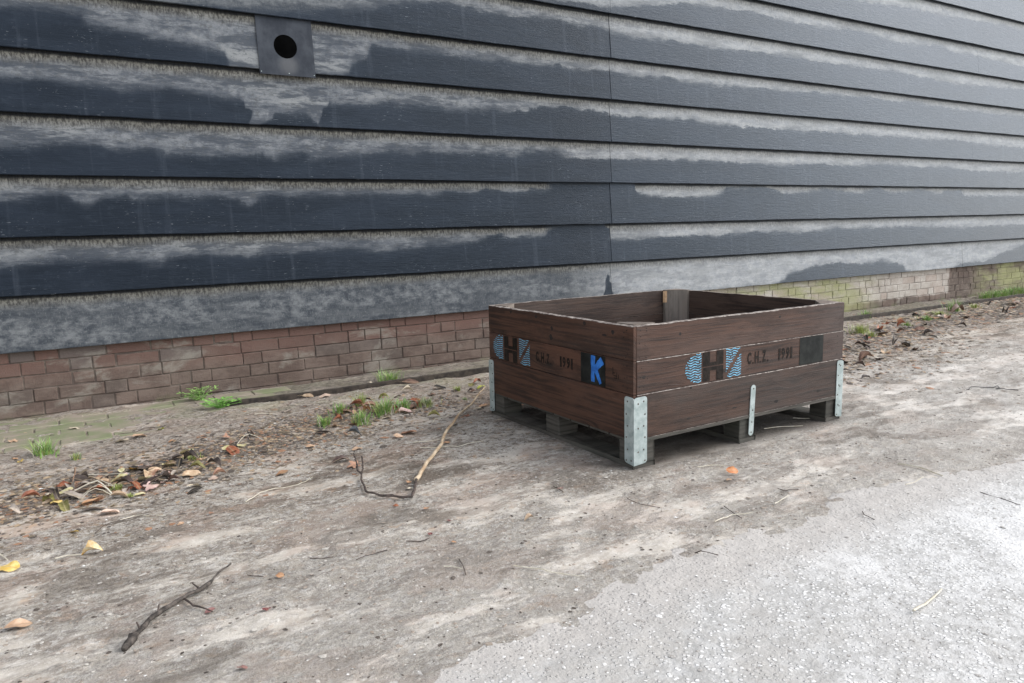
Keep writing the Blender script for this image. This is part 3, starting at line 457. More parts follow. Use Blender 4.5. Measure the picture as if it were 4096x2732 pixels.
PEEL = mat_simple("peeled_twig", (0.36, 0.24, 0.14), (0.58, 0.47, 0.33), 18, 0.6, 0.2)
STRAW = mat_simple("pale_straw", (0.46, 0.41, 0.31), (0.62, 0.58, 0.48), 40, 0.7, 0.1)
DRYST = mat_simple("dark_dry_stem", (0.07, 0.055, 0.045), (0.13, 0.105, 0.085), 40, 0.7, 0.1)
WIREM = mat_simple("dull_wire", (0.05, 0.05, 0.048), (0.10, 0.10, 0.095), 40, 0.5, 0.1, 0.6)
PEBB = mat_simple("pale_pebble", (0.50, 0.48, 0.45), (0.78, 0.77, 0.74), 300, 0.6, 0.0)
PEBG = mat_simple("grey_pebble", (0.22, 0.20, 0.18), (0.42, 0.40, 0.37), 300, 0.7, 0.0)
CRUMB = mat_simple("dark_soil_crumb", (0.045, 0.036, 0.03), (0.14, 0.115, 0.095), 120, 0.9, 0.0)
GRS = {
 'green': mat_simple("grass_green", (0.12, 0.25, 0.05), (0.28, 0.43, 0.13), 60, 0.5, 0.0),
 'vivid': mat_simple("grass_vivid", (0.12, 0.29, 0.05), (0.24, 0.48, 0.10), 60, 0.5, 0.0),
 'olive': mat_simple("grass_olive", (0.22, 0.28, 0.06), (0.42, 0.46, 0.16), 60, 0.5, 0.0),
 'dull': mat_simple("grass_dull", (0.15, 0.20, 0.09), (0.28, 0.33, 0.17), 60, 0.5, 0.0)}
LC = {'tan_orange': ((0.38, 0.24, 0.15), (0.50, 0.35, 0.24)), 'pale': ((0.50, 0.42, 0.38), (0.62, 0.55, 0.50)), 'tan': ((0.30, 0.20, 0.12), (0.46, 0.34, 0.23)),
 'cream': ((0.50, 0.42, 0.30), (0.66, 0.58, 0.45)), 'yellowgreen': ((0.30, 0.34, 0.05), (0.46, 0.46, 0.10)), 'orange': ((0.36, 0.19, 0.10), (0.46, 0.28, 0.16)),
 'yellow': ((0.55, 0.36, 0.08), (0.66, 0.50, 0.20)), 'gold': ((0.55, 0.26, 0.04), (0.68, 0.42, 0.10)), 'dark': ((0.035, 0.025, 0.02), (0.08, 0.06, 0.05)),
 'paleyellow': ((0.50, 0.44, 0.20), (0.62, 0.56, 0.36)), 'olive': ((0.13, 0.12, 0.03), (0.28, 0.25, 0.09)), 'pink': ((0.34, 0.22, 0.19), (0.48, 0.35, 0.31)),
 'darkbrown': ((0.035, 0.022, 0.018), (0.085, 0.052, 0.042)), 'black': ((0.015, 0.013, 0.012), (0.04, 0.034, 0.03)), 'white': ((0.50, 0.49, 0.46), (0.66, 0.65, 0.62)),
 'grey': ((0.30, 0.28, 0.25), (0.42, 0.39, 0.35)), 'rust': ((0.18, 0.055, 0.028), (0.32, 0.12, 0.06)), 'greytan': ((0.30, 0.25, 0.21), (0.44, 0.38, 0.32)),
 'rustlight': ((0.28, 0.15, 0.10), (0.40, 0.23, 0.15)), 'pinkpale': ((0.48, 0.34, 0.26), (0.60, 0.46, 0.37)), 'red': ((0.24, 0.11, 0.10), (0.32, 0.17, 0.15)),
 'maroon': ((0.14, 0.03, 0.035), (0.24, 0.07, 0.07)), 'rosy': ((0.38, 0.20, 0.17), (0.48, 0.29, 0.25)), 'brown': ((0.10, 0.055, 0.038), (0.20, 0.115, 0.08)),
 'orangebright': ((0.55, 0.17, 0.05), (0.66, 0.30, 0.12)), 'slate': ((0.05, 0.055, 0.06), (0.12, 0.13, 0.135))}
LC['folded'] = ((0.62, 0.54, 0.36), (0.58, 0.33, 0.08))
LM = {k: mat_leaf("leaf_" + k, *v) for k, v in LC.items()}

# ================================================================ GROUND
def gh(x, y):
    """height of the trodden ground"""
    x = np.asarray(x, float); y = np.asarray(y, float)
    h = 0.016 * vnoise(x / 0.7, y / 0.5, 1) + 0.009 * vnoise(x / 0.17, y / 0.13, 2) + 0.008 * vnoise(x / 0.055, y / 0.045, 3) + 0.0035 * vnoise(x / 0.022, y / 0.02, 4)
    h = h - 0.002
    # level under the crate
    cx = np.clip(np.minimum(x - 1.60, 3.02 - x) / 0.1, 0, 1) * np.clip(np.minimum(y + 2.42, -1.18 - y) / 0.1, 0, 1)
    h = h * (1 - 0.8 * cx) - 0.004 * cx
    near = np.clip((y + 0.55) / 0.2, 0, 1)
    h = h - 0.004 * near
    far = np.clip((np.hypot(x - 4, y + 2) - 12) / 10, 0, 1)
    h = h * (1 - 0.45 * np.clip(1 - np.abs(y + 3.05) / 0.35, 0, 1))
    return h * (1 - far)
def axis(lo, hi, step, out_lo, out_hi, growth=1.22):
    a = list(np.arange(lo, hi, step)); s = step; v = a[-1]
    while v < out_hi: s *= growth; v += s; a.append(v)
    s = step; v = lo; b = []
    while v > out_lo: s *= growth; v -= s; b.append(v)
    return np.array(b[::-1] + a)
def sheet(name, xs, ys, zf, mat):
    X, Y = np.meshgrid(xs, ys); Z = zf(X, Y)
    nx, ny = len(xs), len(ys)
    V = np.stack([X.ravel(), Y.ravel(), Z.ravel()], 1)
    i = np.arange(nx * ny).reshape(ny, nx)
    F = np.stack([i[:-1, :-1].ravel(), i[:-1, 1:].ravel(), i[1:, 1:].ravel(), i[1:, :-1].ravel()], 1)
    me = bpy.data.meshes.new(name)
    me.vertices.add(len(V)); me.vertices.foreach_set("co", V.astype(np.float32).ravel())
    me.loops.add(F.size); me.loops.foreach_set("vertex_index", F.ravel().astype(np.int32))
    me.polygons.add(len(F)); me.polygons.foreach_set("loop_start", (np.arange(len(F)) * 4).astype(np.int32))
    me.polygons.foreach_set("loop_total", np.full(len(F), 4, dtype=np.int32))
    me.polygons.foreach_set("use_smooth", np.ones(len(F), dtype=bool))
    me.materials.append(mat); me.update(calc_edges=True); me.validate()
    o = bpy.data.objects.new(name, me); COL.objects.link(o)
    return o
gx = axis(-0.5, 4.6, 0.013, -500, 4.7, 1.13); gx = gx[gx < 4.6]
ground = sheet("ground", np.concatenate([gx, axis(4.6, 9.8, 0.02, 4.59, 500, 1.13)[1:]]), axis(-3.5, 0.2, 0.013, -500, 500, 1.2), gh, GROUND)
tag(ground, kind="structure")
def rh(x, y):
    edge = -3.00 - 0.10 * np.clip((1.3 - x), 0, 1.5) + 0.03 * vnoise(x / 0.6, y * 0 + 3, 11) + 0.02 * vnoise(x / 0.12, y * 0 + 7, 12)
    d = np.clip((edge - y + 0.035 * vnoise(x / 0.05, y / 0.05, 16) + 0.03 * vnoise(x / 0.02, y / 0.02, 17)) / 0.14, -1, 1)
    base = 0.012 * d + 0.0035 * vnoise(x / 0.3, y / 0.3, 13) + 0.0025 * vnoise(x / 0.05, y / 0.05, 14) + 0.0015 * vnoise(x / 0.017, y / 0.017, 15)
    return np.where(d < -0.9, -0.03, base)
road = sheet("road", axis(-0.2, 3.9, 0.013, -150, 150, 1.13), axis(-4.2, -2.75, 0.013, -8.5, -2.76, 1.25), rh, ROAD)
tag(road, kind="structure")

# ================================================================ BARN
SEAMS = [0.335, 0.608, 0.887, 1.182, 1.472, 1.766, 2.052, 2.351, 2.635, 2.962, 3.25, 3.54, 3.83, 4.12, 4.41]
BN = {0: 'B6', 1: 'B5', 2: 'B4', 3: 'B3', 4: 'B2', 5: 'B1', 6: 'B0', 7: 'BU1', 8: 'BU2'}
barn = empty("barn", (3.0, 0.0, 0.0))
tag(barn, "long dark barn wall of overlapping weatherboards with worn grey bands above a low brick plinth", "barn")
OX = 3.0
def P_(v): return (v[0] - OX, v[1], v[2])
def clad():
    mb = MB(); rnd = random.Random(3)
    X0, X1 = -5.0, 15.0
    for bi in range(len(SEAMS) - 1):
        zb, zt = SEAMS[bi], SEAMS[bi + 1]
        joints = [-2.4, 3.51, 8.38 + 0.06 * (bi % 3), 13.2]
        ends = [X0] + joints + [X1]
        wr = WEAR.get(BN.get(bi))
        for si in range(len(ends) - 1):
            a, b = ends[si] + 0.0012, ends[si + 1] - 0.0012
            xs = []
            x = a
            while x < b - 1e-6:
                xs.append(x); x += 0.02 if -0.5 < x < 6 else (0.04 if 6 <= x < 9.8 else 0.4)
            xs.append(b)
            xs = np.array(xs)
            if wr:
                wx = np.array([p[0] for p in wr]); wz = np.array([p[1] for p in wr])
                o = np.argsort(wx, kind='stable'); zbnd = np.interp(xs, wx[o], wz[o])
            else:
                zbnd = np.full(len(xs), zt - 0.08) + 0.05 * vnoise(xs / 0.6, xs * 0 + bi, 21)
            out = (xs < -0.3) | (xs > 9.7)
            zbnd = np.where(out, zbnd + 0.04 * vnoise(xs / 0.5, xs * 0 + bi, 22), zbnd)
            yo = rnd.uniform(-0.0015, 0.0015) + (0.0 if si != 2 else -0.0012)
            wob = 0.0028 * vnoise(xs / 0.9, xs * 0 + bi * 7, 23) + 0.0022 * vnoise(xs / 0.09, xs * 0 + bi, 24)
            wy = 0.004 * vnoise(xs / 1.1, xs * 0 + bi * 3, 25)
            lite = np.zeros(len(xs))
            if bi == 0: lite = np.clip((3.6 - xs) / 0.5, 0, 1) * 0.85
            if bi == 6: lite = np.clip((1.9 - xs) / 0.5, 0, 1) * 0.7
            wo_ = np.argsort(np.array([q[0] for q in wr]), kind='stable') if wr else None
            rows = [(0.033, zb + 0.004), (0.0015, zb + 0.0008), (0.0, zb + 0.004)]
            for k in range(1, 10):
                t = k / 9.0
                rows.append((0.030 * t, zb + 0.004 + (zt + 0.016 - zb) * t))
            n = len(xs); V = []; W = []; VT = []; LI = []
            for (yy, zz) in rows:
                xr = xs + 0.07 * vnoise(xs / 0.06, xs * 0 + zz / 0.035, 71) + 0.05 * vnoise(xs / 0.2, xs * 0 + zz / 0.08, 72)
                zrow = np.interp(xr, xs, zbnd)
                for i in range(n):
                    z = zz + wob[i]
                    V.append((xs[i] - OX, yy + yo + wy[i], z)); W.append(zz - (zrow[i])); VT.append(zt - zz); LI.append(lite[i])
            F = []
            for r in range(len(rows) - 1):
                for i in range(n - 1):
                    F.append((r * n + i, r * n + i + 1, (r + 1) * n + i + 1, (r + 1) * n + i))
            R = rnd.random()
            mb.add(V, F, att={'wear': W, 'vt': VT, 'lite': LI, 'rnd': R})
            # end grain
            for i in (0, n - 1):
                e = [V[r * n + i] for r in range(len(rows))] + [(V[(len(rows) - 1) * n + i][0], 0.04, rows[-1][1]), (V[i][0], 0.04, rows[0][1])]
                mb.add(e, [tuple(range(len(e)))], att={'wear': -1.0, 'vt': 1.0, 'lite': 0.0, 'rnd': R})
    return mb.build("weatherboard_cladding", CLAD, barn)
clad()
DARKB = mat_simple("dark_backing", (0.010, 0.010, 0.010), (0.02, 0.02, 0.02), 10, 0.9, 0)
mb = MB()
def box(mb, x0, x1, y0, y1, z0, z1, mi=0, uvo=(0, 0), ax=0, att=None, top=None):
    v = [(x0, y0, z0), (x1, y0, z0), (x1, y1, z0), (x0, y1, z0), (x0, y0, z1), (x1, y0, z1), (x1, y1, z1), (x0, y1, z1)]
    f = [(0, 3, 2, 1), (4, 5, 6, 7), (0, 1, 5, 4), (2, 3, 7, 6), (1, 2, 6, 5), (3, 0, 4, 7)]
    uvs = []
    for k, fc in enumerate(f):
        l = []
        for j in fc:
            p = v[j]
            if k < 2: a, b = (p[0], p[1])
            elif k < 4: a, b = (p[0], p[2])
            else: a, b = (p[1], p[2])
            if ax == 1 and k < 2: a, b = (p[1], p[0])
            if ax == 1 and 2 <= k < 4: a, b = (p[0], p[2])
            if ax == 2: a, b = (p[2], p[0] + p[1])
            l.append((a + uvo[0], b + uvo[1]))
        uvs.append(l)
    ml = [mi] * 6
    if top is not None: ml[1] = top
    b0 = len(mb.v)
    s_uv = []
    mb.v += v
    for k in mb.att:
        val = (att or {}).get(k, 0.0); mb.att[k] += [val] * 8
    for k, val in (att or {}).items():
        if k not in mb.att: mb.att[k] = [0.0] * b0 + [val] * 8
    for k, fc in enumerate(f):
        mb.f.append(tuple(b0 + j for j in fc)); mb.mi.append(ml[k]); mb.uv += uvs[k]
# wall core, side walls, roof (all out of frame but keep the barn a real volume)
box(mb, -8.0, 12.0, 0.062, 8.0, 0.352, 4.44)
mb.build("wall_core", DARKB, barn)
mb = MB()
RT = mat_simple("roof_tile", (0.10, 0.06, 0.045), (0.20, 0.11, 0.08), 6, 0.8, 0.5)
for s in (0, 1):
    y0, y1 = (-0.18, 4.0) if s == 0 else (8.2, 4.0)
    v = [(-8.3, y0, 4.42), (12.3, y0, 4.42), (12.3, y1, 7.2), (-8.3, y1, 7.2), (-8.3, y0, 4.50), (12.3, y0, 4.50), (12.3, y1, 7.28), (-8.3, y1, 7.28)]
    mb.add(v, [(0, 3, 2, 1), (4, 5, 6, 7), (0, 1, 5, 4), (1, 2, 6, 5), (3, 0, 4, 7)])
mb.build("roof", RT, barn)
# brick plinth
def plinth():
    mb = MB(); rnd = random.Random(8)
    box(mb, -8.0, 12.0, 0.0455, 0.30, -0.25, 0.345, att={'rnd': 0.5, 'mort': 1.0})
    course = 0.0685; z = 0.345 - course; k = 0
    while z > -0.12:
        x = -5.2 + rnd.uniform(0, 0.2)
        while x < 15.0:
            L = 0.205 if (rnd.random() < 0.5) else 0.100
            dy = rnd.uniform(-0.003, 0.003); dz = rnd.uniform(-0.002, 0.002)
            x0, x1 = x - OX, x + L - OX; z0, z1 = z + 0.003 + dz, z + course - 0.001 + dz
            y = 0.040 + dy; c = 0.0035
            if rnd.random() < 0.06: c = 0.007
            j = lambda: rnd.uniform(-0.0015, 0.0015)
            v = [(x0, .05, z0), (x1, .05, z0), (x1, .05, z1), (x0, .05, z1),
                 (x0, y + c, z0), (x1, y + c, z0), (x1, y + c, z1), (x0, y + c, z1),
                 (x0 + c + j(), y + j(), z0 + c + j()), (x1 - c + j(), y + j(), z0 + c + j()), (x1 - c + j(), y + j(), z1 - c + j()), (x0 + c + j(), y + j(), z1 - c + j())]
            f = [(8, 9, 10, 11)]
            for a in range(4):
                b = (a + 1) % 4
                f += [(a, b, b + 4, a + 4), (a + 4, b + 4, b + 8, a + 8)]
            mb.add(v, f, att={'rnd': rnd.random(), 'mort': 0.0})
            x += L + rnd.uniform(0.003, 0.006)
        z -= course; k += 1
    return mb.build("brick_plinth", BRICK, barn)
plinth()
# vent plate with round opening
def vent():
    m, nt, p = newmat("vent_plate_paint", 0.6, 0.2); N = NT(nt); P = N.pos()
    n = N.noise(N.map(P, (9, 1, 7)), 1, 5, 0.65)
    c = N.mix(N.ss(n, 0.35, 0.7), (0.016, 0.020, 0.028), (0.040, 0.046, 0.056))
    d = N.n.new("ShaderNodeVectorMath"); d.operation = 'DISTANCE'; N.lk(P, d.inputs[0]); d.inputs[1].default_value = (1.215, 0, 1.80)
    c = N.mix(N.ss(d.outputs["Value"], 0.075, 0.02, 0, 0.4), c, (0.12, 0.12, 0.12))
    N.lk(c, p.inputs["Base Color"]); N.lk(N.bump(n, 0.2, 0.004), p.inputs["Normal"])
    mb = MB()
    x0, x1, z0, z1 = 1.056, 1.363, 1.742, 2.056
    cx, cz, r = 1.207, 1.898, 0.064
    n = 48; V = []; zfun = lambda z: -0.006 - 0.0 * z
    def outer(a):
        ca, sa = math.cos(a), math.sin(a); t = 1e9
        if ca > 1e-6: t = min(t, (x1 - cx) / ca)
        if ca < -1e-6: t = min(t, (x0 - cx) / ca)
        if sa > 1e-6: t = min(t, (z1 - cz) / sa)
        if sa < -1e-6: t = min(t, (z0 - cz) / sa)
        return cx + ca * t, cz + sa * t
    angs = sorted([2 * math.pi * i / n for i in range(n)] + [math.atan2(zz - cz, xx - cx) % (2 * math.pi) for xx in (x0, x1) for zz in (z0, z1)])
    n = len(angs)
    yf = lambda z: -0.005 + 0.026 * max(0, (z - 1.766) / 0.286)
    for a in angs:
        ox, oz = outer(a); ix, iz = cx + r * math.cos(a), cz + r * math.sin(a)
        V += [(ox - OX, yf(oz), oz), (ix - OX, yf(iz), iz), (ox - OX, yf(oz) + 0.004, oz), (ix - OX, yf(iz) + 0.075, iz)]
    F = []
    for i in range(n):
        j = (i + 1) % n
        F += [(4 * i, 4 * j, 4 * j + 1, 4 * i + 1), (4 * i + 2, 4 * j + 2, 4 * j, 4 * i), (4 * i + 1, 4 * j + 1, 4 * j + 3, 4 * i + 3)]
    mb.add(V, F)
    pl = mb.build("vent_plate", m, barn)
    mb = MB()
    V = [(cx - OX + (r + 0.002) * math.cos(2 * math.pi * i / 40), -0.0035 + 0.026 * ((cz + r * math.sin(2 * math.pi * i / 40) - 1.766) / 0.286), cz + (r + 0.002) * math.sin(2 * math.pi * i / 40)) for i in range(40)]
    BLK = mat_simple("dark_opening", (0.0015, 0.0015, 0.0015), (0.003, 0.003, 0.003), 5, 1.0, 0, spec=0.0)
    V2 = [(a, b + 0.002, c) for a, b, c in V]
    mb.add(V, [tuple(range(40))[::-1]])
    mb.build("vent_opening", BLK, pl)
    # three small nails at the lower edge
    for nx in (1.064, 1.215, 1.355):
        mb = MB()
        box(mb, nx - 0.0025 - OX, nx + 0.0025 - OX, -0.0065, -0.004, 1.752, 1.756)
        mb.build("nail_head", ZINC, pl)
vent()

# ================================================================ PAVING AND EDGING BY THE WALL
def pavers():
    mb = MB(); rnd = random.Random(5)
    for r in range(6):
        y1 = -0.02 - r * 0.106; x = -1.6 + (r % 2) * 0.1
        while x < 0.95 - (0.0 if r < 3 else 0.18 * (r - 2)):
            L = 0.2; z = rnd.uniform(-0.003, 0.0035) + 0.0005
            t = rnd.uniform(-0.002, 0.002)
            x0, x1, ya, yb = x, x + L, y1 - 0.1, y1; c = 0.004
            v = [(x0, ya, -.05), (x1, ya, -.05), (x1, yb, -.05), (x0, yb, -.05), (x0, ya, z - c), (x1, ya, z - c), (x1, yb, z - c), (x0, yb, z - c),
                 (x0 + c, ya + c, z), (x1 - c, ya + c, z + t), (x1 - c, yb - c, z + t), (x0 + c, yb - c, z)]
            f = [(8, 9, 10, 11)]
            for a in range(4):
                b = (a + 1) % 4
                f += [(a, b, b + 4, a + 4), (a + 4, b + 4, b + 8, a + 8)]
            mb.add(v, f)
            x += L + 0.006
    o = mb.build("brick_path", PAVER_M); tag(o, kind="structure")
pavers()
def tube(mb, pts, rads, seg=7, mi=0, jit=0.0, rnd=None, cap=True):
    pts = [Vector(p) for p in pts]; n = len(pts); V = []; F = []
    up = Vector((0, 0, 1))
    for i, p in enumerate(pts):
        t = (pts[min(i + 1, n - 1)] - pts[max(i - 1, 0)])
        if t.length < 1e-9: t = Vector((1, 0, 0))
        t.normalize()
        a = t.cross(up)
        if a.length < 1e-3: a = t.cross(Vector((0, 1, 0)))
        a.normalize(); b = a.cross(t)
        for k in range(seg):
            an = 2 * math.pi * k / seg; r = rads[i] * (1 + (rnd.uniform(-jit, jit) if rnd else 0))
            V.append(p + a * (math.cos(an) * r) + b * (math.sin(an) * r))
    for i in range(n - 1):
        for k in range(seg):
            k2 = (k + 1) % seg
            F.append((i * seg + k, i * seg + k2, (i + 1) * seg + k2, (i + 1) * seg + k))
    if cap:
        F.append(tuple(range(seg))[::-1]); F.append(tuple((n - 1) * seg + k for k in range(seg)))
    mb.add(V, F, mi=mi)
def resample(pts, step):
    out = []
    for i in range(len(pts) - 1):
        a, b = Vector(pts[i]), Vector(pts[i + 1]); k = max(1, int((b - a).length / step))
        for j in range(k): out.append(a.lerp(b, j / k))
    out.append(Vector(pts[-1])); return out
def lath():
    mb = MB(); xs = np.arange(0.66, 13.0, 0.04); V = []; F = []
    n = len(xs)
    for i, x in enumerate(xs):
        yc = -0.355 - 0.012 * math.sin(x * 0.9) + 0.008 * float(vnoise(x / 0.5, 0, 31)) + (0.03 if x < 1.0 else 0) * (1.0 - x) * 2
        zt = 0.027 + 0.006 * float(vnoise(x / 0.4, 3, 32)) + 0.003 * float(vnoise(x / 0.06, 3, 33)); w = 0.012 + 0.003 * float(vnoise(x / 0.1, 5, 34))
        V += [(x, yc - w, -0.04), (x, yc - w, zt - 0.002), (x, yc - w * 0.6, zt), (x, yc + w * 0.6, zt), (x, yc + w, zt - 0.002), (x, yc + w, -0.04)]
    for i in range(n - 1):
        for k in range(5): F.append((i * 6 + k, (i + 1) * 6 + k, (i + 1) * 6 + k + 1, i * 6 + k + 1))
    F.append((0, 1, 2, 3, 4, 5)); F.append(tuple((n - 1) * 6 + k for k in (5, 4, 3, 2, 1, 0)))
    mb.add(V, F)
    o = mb.build("edging_strip", LATH, origin=(0.66, -0.355, 0.0))
    tag(o, "thin brown edging strip set in the dirt running along the foot of the barn wall", "edging")
lath()

# ================================================================ CRATE
X0, X1, Y0, Y1 = 1.713, 2.913, -2.314, -1.286     # outer faces
crate = empty("pallet_crate", (X0, Y0, 0.0))
tag(crate, "brown wooden pallet crate with steel corner plates and blue and black stencilled marks", "crate")
crnd = random.Random(12)
T = 0.022
# (z0, z1) of the boards
BZ = [(0.1075, 0.2695), (0.2715, 0.3925), (0.3945, 0.519)]
def L(p): return (p[0] - X0, p[1] - Y0, p[2])
def board(mb, axis_, a0, a1, face, inward, z0, z1, mi, mie, lip=0.0, uvo=None, wav=0.0012, miin=None, rough_end=None):
    """board standing on edge. axis_ 'x' or 'y' = its long direction; face = coordinate of the outer face; inward = +1/-1"""
    n = max(2, int((a1 - a0) / 0.02)); c = 0.0019
    uvo = uvo or (crnd.uniform(0, 9), crnd.uniform(0, 9))
    prof = [(0.0, z0 + 0.001), (0.0, z1 - c), (c, z1), (T, z1), (T, z0), (0.001, z0)]
    sd_ = crnd.randint(0, 999)
    V = []; UV = []
    for i in range(n + 1):
        a = a0 + (a1 - a0) * i / n
        wz = (1.0 if z1 > 0.5 else 0.35) * wav * 2 * float(vnoise(a / 0.06, sd_, 41)) + (1.0 if z1 > 0.5 else 0.2) * wav * 1.5 * float(vnoise(a / 0.015, sd_, 42))
        for (d, z) in prof:
            aa = a
            if rough_end is not None and i in rough_end[0]:
                aa = a + rough_end[1] * float(vnoise(z / 0.012, sd_, 43))
            zz = z + (wz if z > z1 - 0.01 else 0)
            dd = face - lip * inward + d * inward
            V.append(L((aa, dd, zz)) if axis_ == 'x' else L((dd, aa, zz)))
            UV.append((a + uvo[0], (z + (d if z > z1 - .01 else 0)) + uvo[1]))
    m = len(prof); F = []; MI = []
    mats = [mi, mie, mie, mi if miin is None else miin, mi, mi]
    for i in range(n):
        for k in range(m):
            k2 = (k + 1) % m
            F.append((i * m + k, (i + 1) * m + k, (i + 1) * m + k2, i * m + k2)); MI.append(mats[k])
    F.append(tuple(range(m))); MI.append(mi); F.append(tuple(n * m + k for k in range(m))[::-1]); MI.append(mi)
    # keep outward orientation irrelevant (double sided shading)
    mb.add(V, F, UV, MI)
def disc(name, parent, axis_, a, z, face, out, r, hgt, mat):
    V = []
    for rr, d in ((r, 0.0), (r * 0.6, hgt)):
        for k in range(8):
            an = 2 * math.pi * k / 8
            q = (a + rr * math.cos(an), face + out * d, z + rr * math.sin(an)) if axis_ == 'x' else (face + out * d, a + rr * math.cos(an), z + rr * math.sin(an))
            V.append(L(q))
    mb = MB(); mb.add(V, [(k, (k + 1) % 8, (k + 1) % 8 + 8, k + 8) for k in range(8)] + [tuple(range(8, 16))])
    return mb.build(name, mat, parent)
def nails(parent, pts, axis_):
    for (a, z, face) in pts: disc("nail_head", parent, axis_, a, z, face, -1, crnd.uniform(0.0018, 0.003), 0.0004, NAILM)
def knots(parent, pts, axis_, face):
    for (a, z, w_, h_) in pts:
        mb = MB(); n = 14
        V = [(a + w_ * math.cos(2 * math.pi * k / n) * crnd.uniform(.7, 1.2), z + h_ * math.sin(2 * math.pi * k / n) * crnd.uniform(.7, 1.2)) for k in range(n)]
        f = face if not callable(face) else face(z)
        mb.add([L((p, f, q)) if axis_ == 'x' else L((f, p, q)) for p, q in V], [tuple(range(n))])
        mb.build("knot", NAILM, parent)
# front panel (towards the road)
mb = MB()
lips = [0.0030, 0.0015, 0.0]
for k, (z0, z1) in enumerate(BZ):
    board(mb, 'x', X0 + 0.0145, X1, Y0, 1, z0, z1, 2 if k == 0 else 0, 1, lips[k], miin=3)
front = mb.build("front_panel", [WOOD_F, WORN, WOOD_L, WOOD_I], crate)
pts = []
for zc in (0.13, 0.20, 0.25, 0.29, 0.335, 0.375, 0.41, 0.45, 0.49, 0.505):
    for a in (X0 + 0.035, X0 + 0.055, X1 - 0.03):
        if zc > 0.27 or a > 2.8: pts.append((a + crnd.uniform(-.012, .012), zc + crnd.uniform(-.01, .01), Y0 - (0.0022 if zc < 0.393 else 0.0007) - (0.0015 if zc < 0.27 else 0)))
nails(front, pts, 'x')
knots(front, [(1.981, 0.145, 0.011, 0.004), (2.231, 0.149, 0.014, 0.003), (2.479, 0.139, 0.014, 0.006), (2.755, 0.145, 0.016, 0.006), (1.992, 0.262, 0.006, 0.005), (1.937, 0.472, 0.007, 0.006), (2.490, 0.489, 0.007, 0.005), (1.760, 0.332, 0.008, 0.006)], 'x', lambda z: Y0 - (0.0034 if z < 0.27 else 0.0019 if z < 0.393 else 0.0004))
# short side facing the camera's left
mb = MB()
for k, (z0, z1) in enumerate(BZ):
    board(mb, 'y', Y0 + 0.001, Y1, X0, 1, z0 - (0.004 if k == 0 else 0), z1, 0, 1 if k == 2 else (0 if k == 1 else 0), [0.0012, 0.0006, 0][k], miin=3)
side = mb.build("side_panel", [WOOD_S, WORN, WOOD_L, WOOD_I], crate)
pts = []
for zc in (0.13, 0.17, 0.22, 0.29, 0.33, 0.375, 0.41, 0.44, 0.47, 0.50):
    for a in (Y0 + 0.03, Y0 + 0.05, Y1 - 0.035):
        if zc > 0.27: pts.append((a + crnd.uniform(-.01, .01), zc + crnd.uniform(-.008, .008), X0 - 0.0014))
nails(side, pts, 'y')
knots(side, [(-1.486, 0.503, 0.008, 0.007), (-1.691, 0.500, 0.010, 0.008), (-1.806, 0.462, 0.009, 0.010), (-2.028, 0.504, 0.009, 0.009), (-2.198, 0.488, 0.010, 0.008), (-2.150, 0.472, 0.016, 0.004), (-1.80, 0.425, 0.012, 0.012)], 'y', lambda z: X0 - 0.0004)
mb = MB()
for k, (z0, z1) in enumerate(BZ): board(mb, 'x', X0 + 0.0145, X1, Y1, -1, z0, z1, 0, 1, 0.001, miin=0)
mb.build("rear_panel", [WOOD_I, WORN], crate)
mb = MB()
for k, (z0, z1) in enumerate(BZ): board(mb, 'y', Y0 + T + 0.001, Y1 - T - 0.001, X1, -1, z0, z1, 0, 2 if k == 2 else 0, 0.0, miin=0)
mb.build("side_panel", [WOOD_I, WORN, WOOD_POST], crate)
# triangular corner posts
for (cx, cy, sx, sy, zt) in ((X0 + T, Y0 + T, 1, 1, 0.5225), (X1 - T, Y0 + T, -1, 1, 0.520), (X0 + T, Y1 - T, 1, -1, 0.521), (X1 - T, Y1 - T, -1, -1, 0.523)):
    mb = MB(); a = 0.098; e = 0.0006; b = 0.014
    base = [(cx + e * sx, cy + e * sy), (cx + a * sx, cy + e * sy), (cx + a * sx, cy + b * sy), (cx + b * sx, cy + a * sy), (cx + e * sx, cy + a * sy)]
    V = [L((x, y, 0.1085)) for x, y in base] + [L((x, y, zt)) for x, y in base]
    F = [(0, 1, 2, 3, 4), (5, 6, 7, 8, 9)] + [(i, (i + 1) % 5, (i + 1) % 5 + 5, i + 5) for i in range(5)]
    uv = [[(V[j][0], V[j][1]) for j in f] if i < 2 else [(V[j][2], V[j][0] * 0.7 - V[j][1] * 0.7) for j in f] for i, f in enumerate(F)]
    mb.add(V, F, uv, [0] * 7)
    post = mb.build("corner_post", WOOD_POST, crate)
    if sx < 0 and sy < 0:
        mb = MB(); px, py = cx + a * sx, cy + b * sy
        v = [L((px - 0.006, py + 0.008, 0.455)), L((px - 0.0005, py - 0.0015, 0.455)), L((px + 0.008, py - 0.008, 0.455)), L((px - 0.006, py + 0.008, 0.517)), L((px - 0.0005, py - 0.0015, 0.517)), L((px + 0.008, py - 0.008, 0.517))]
        mb.add(v, [(0, 1, 4, 3), (1, 2, 5, 4), (0, 2, 5, 3), (3, 4, 5)])
        mb.build("split_sliver", FRESH, post)
# deck
mb = MB()
nb = 8; wdt = (Y1 - Y0 - 2 * T) / nb
for k in range(nb):
    box(mb, 0.004, X1 - X0 - 0.004, T + k * wdt + 0.004, T + (k + 1) * wdt - 0.004, 0.0945, 0.1068, 0, (crnd.uniform(0, 9), crnd.uniform(0, 9)))
box(mb, 0.016, X1 - X0 - 0.004, -0.005, T, 0.0935, 0.1065, 0, (3.3, 1.2), top=1)
box(mb, 0.004, X1 - X0 - 0.004, Y1 - Y0 - T, Y1 - Y0 + 0.001, 0.0938, 0.1065, 0, (5.3, 2.2))
mb.build("deck", [WOOD_P, WORN], crate)
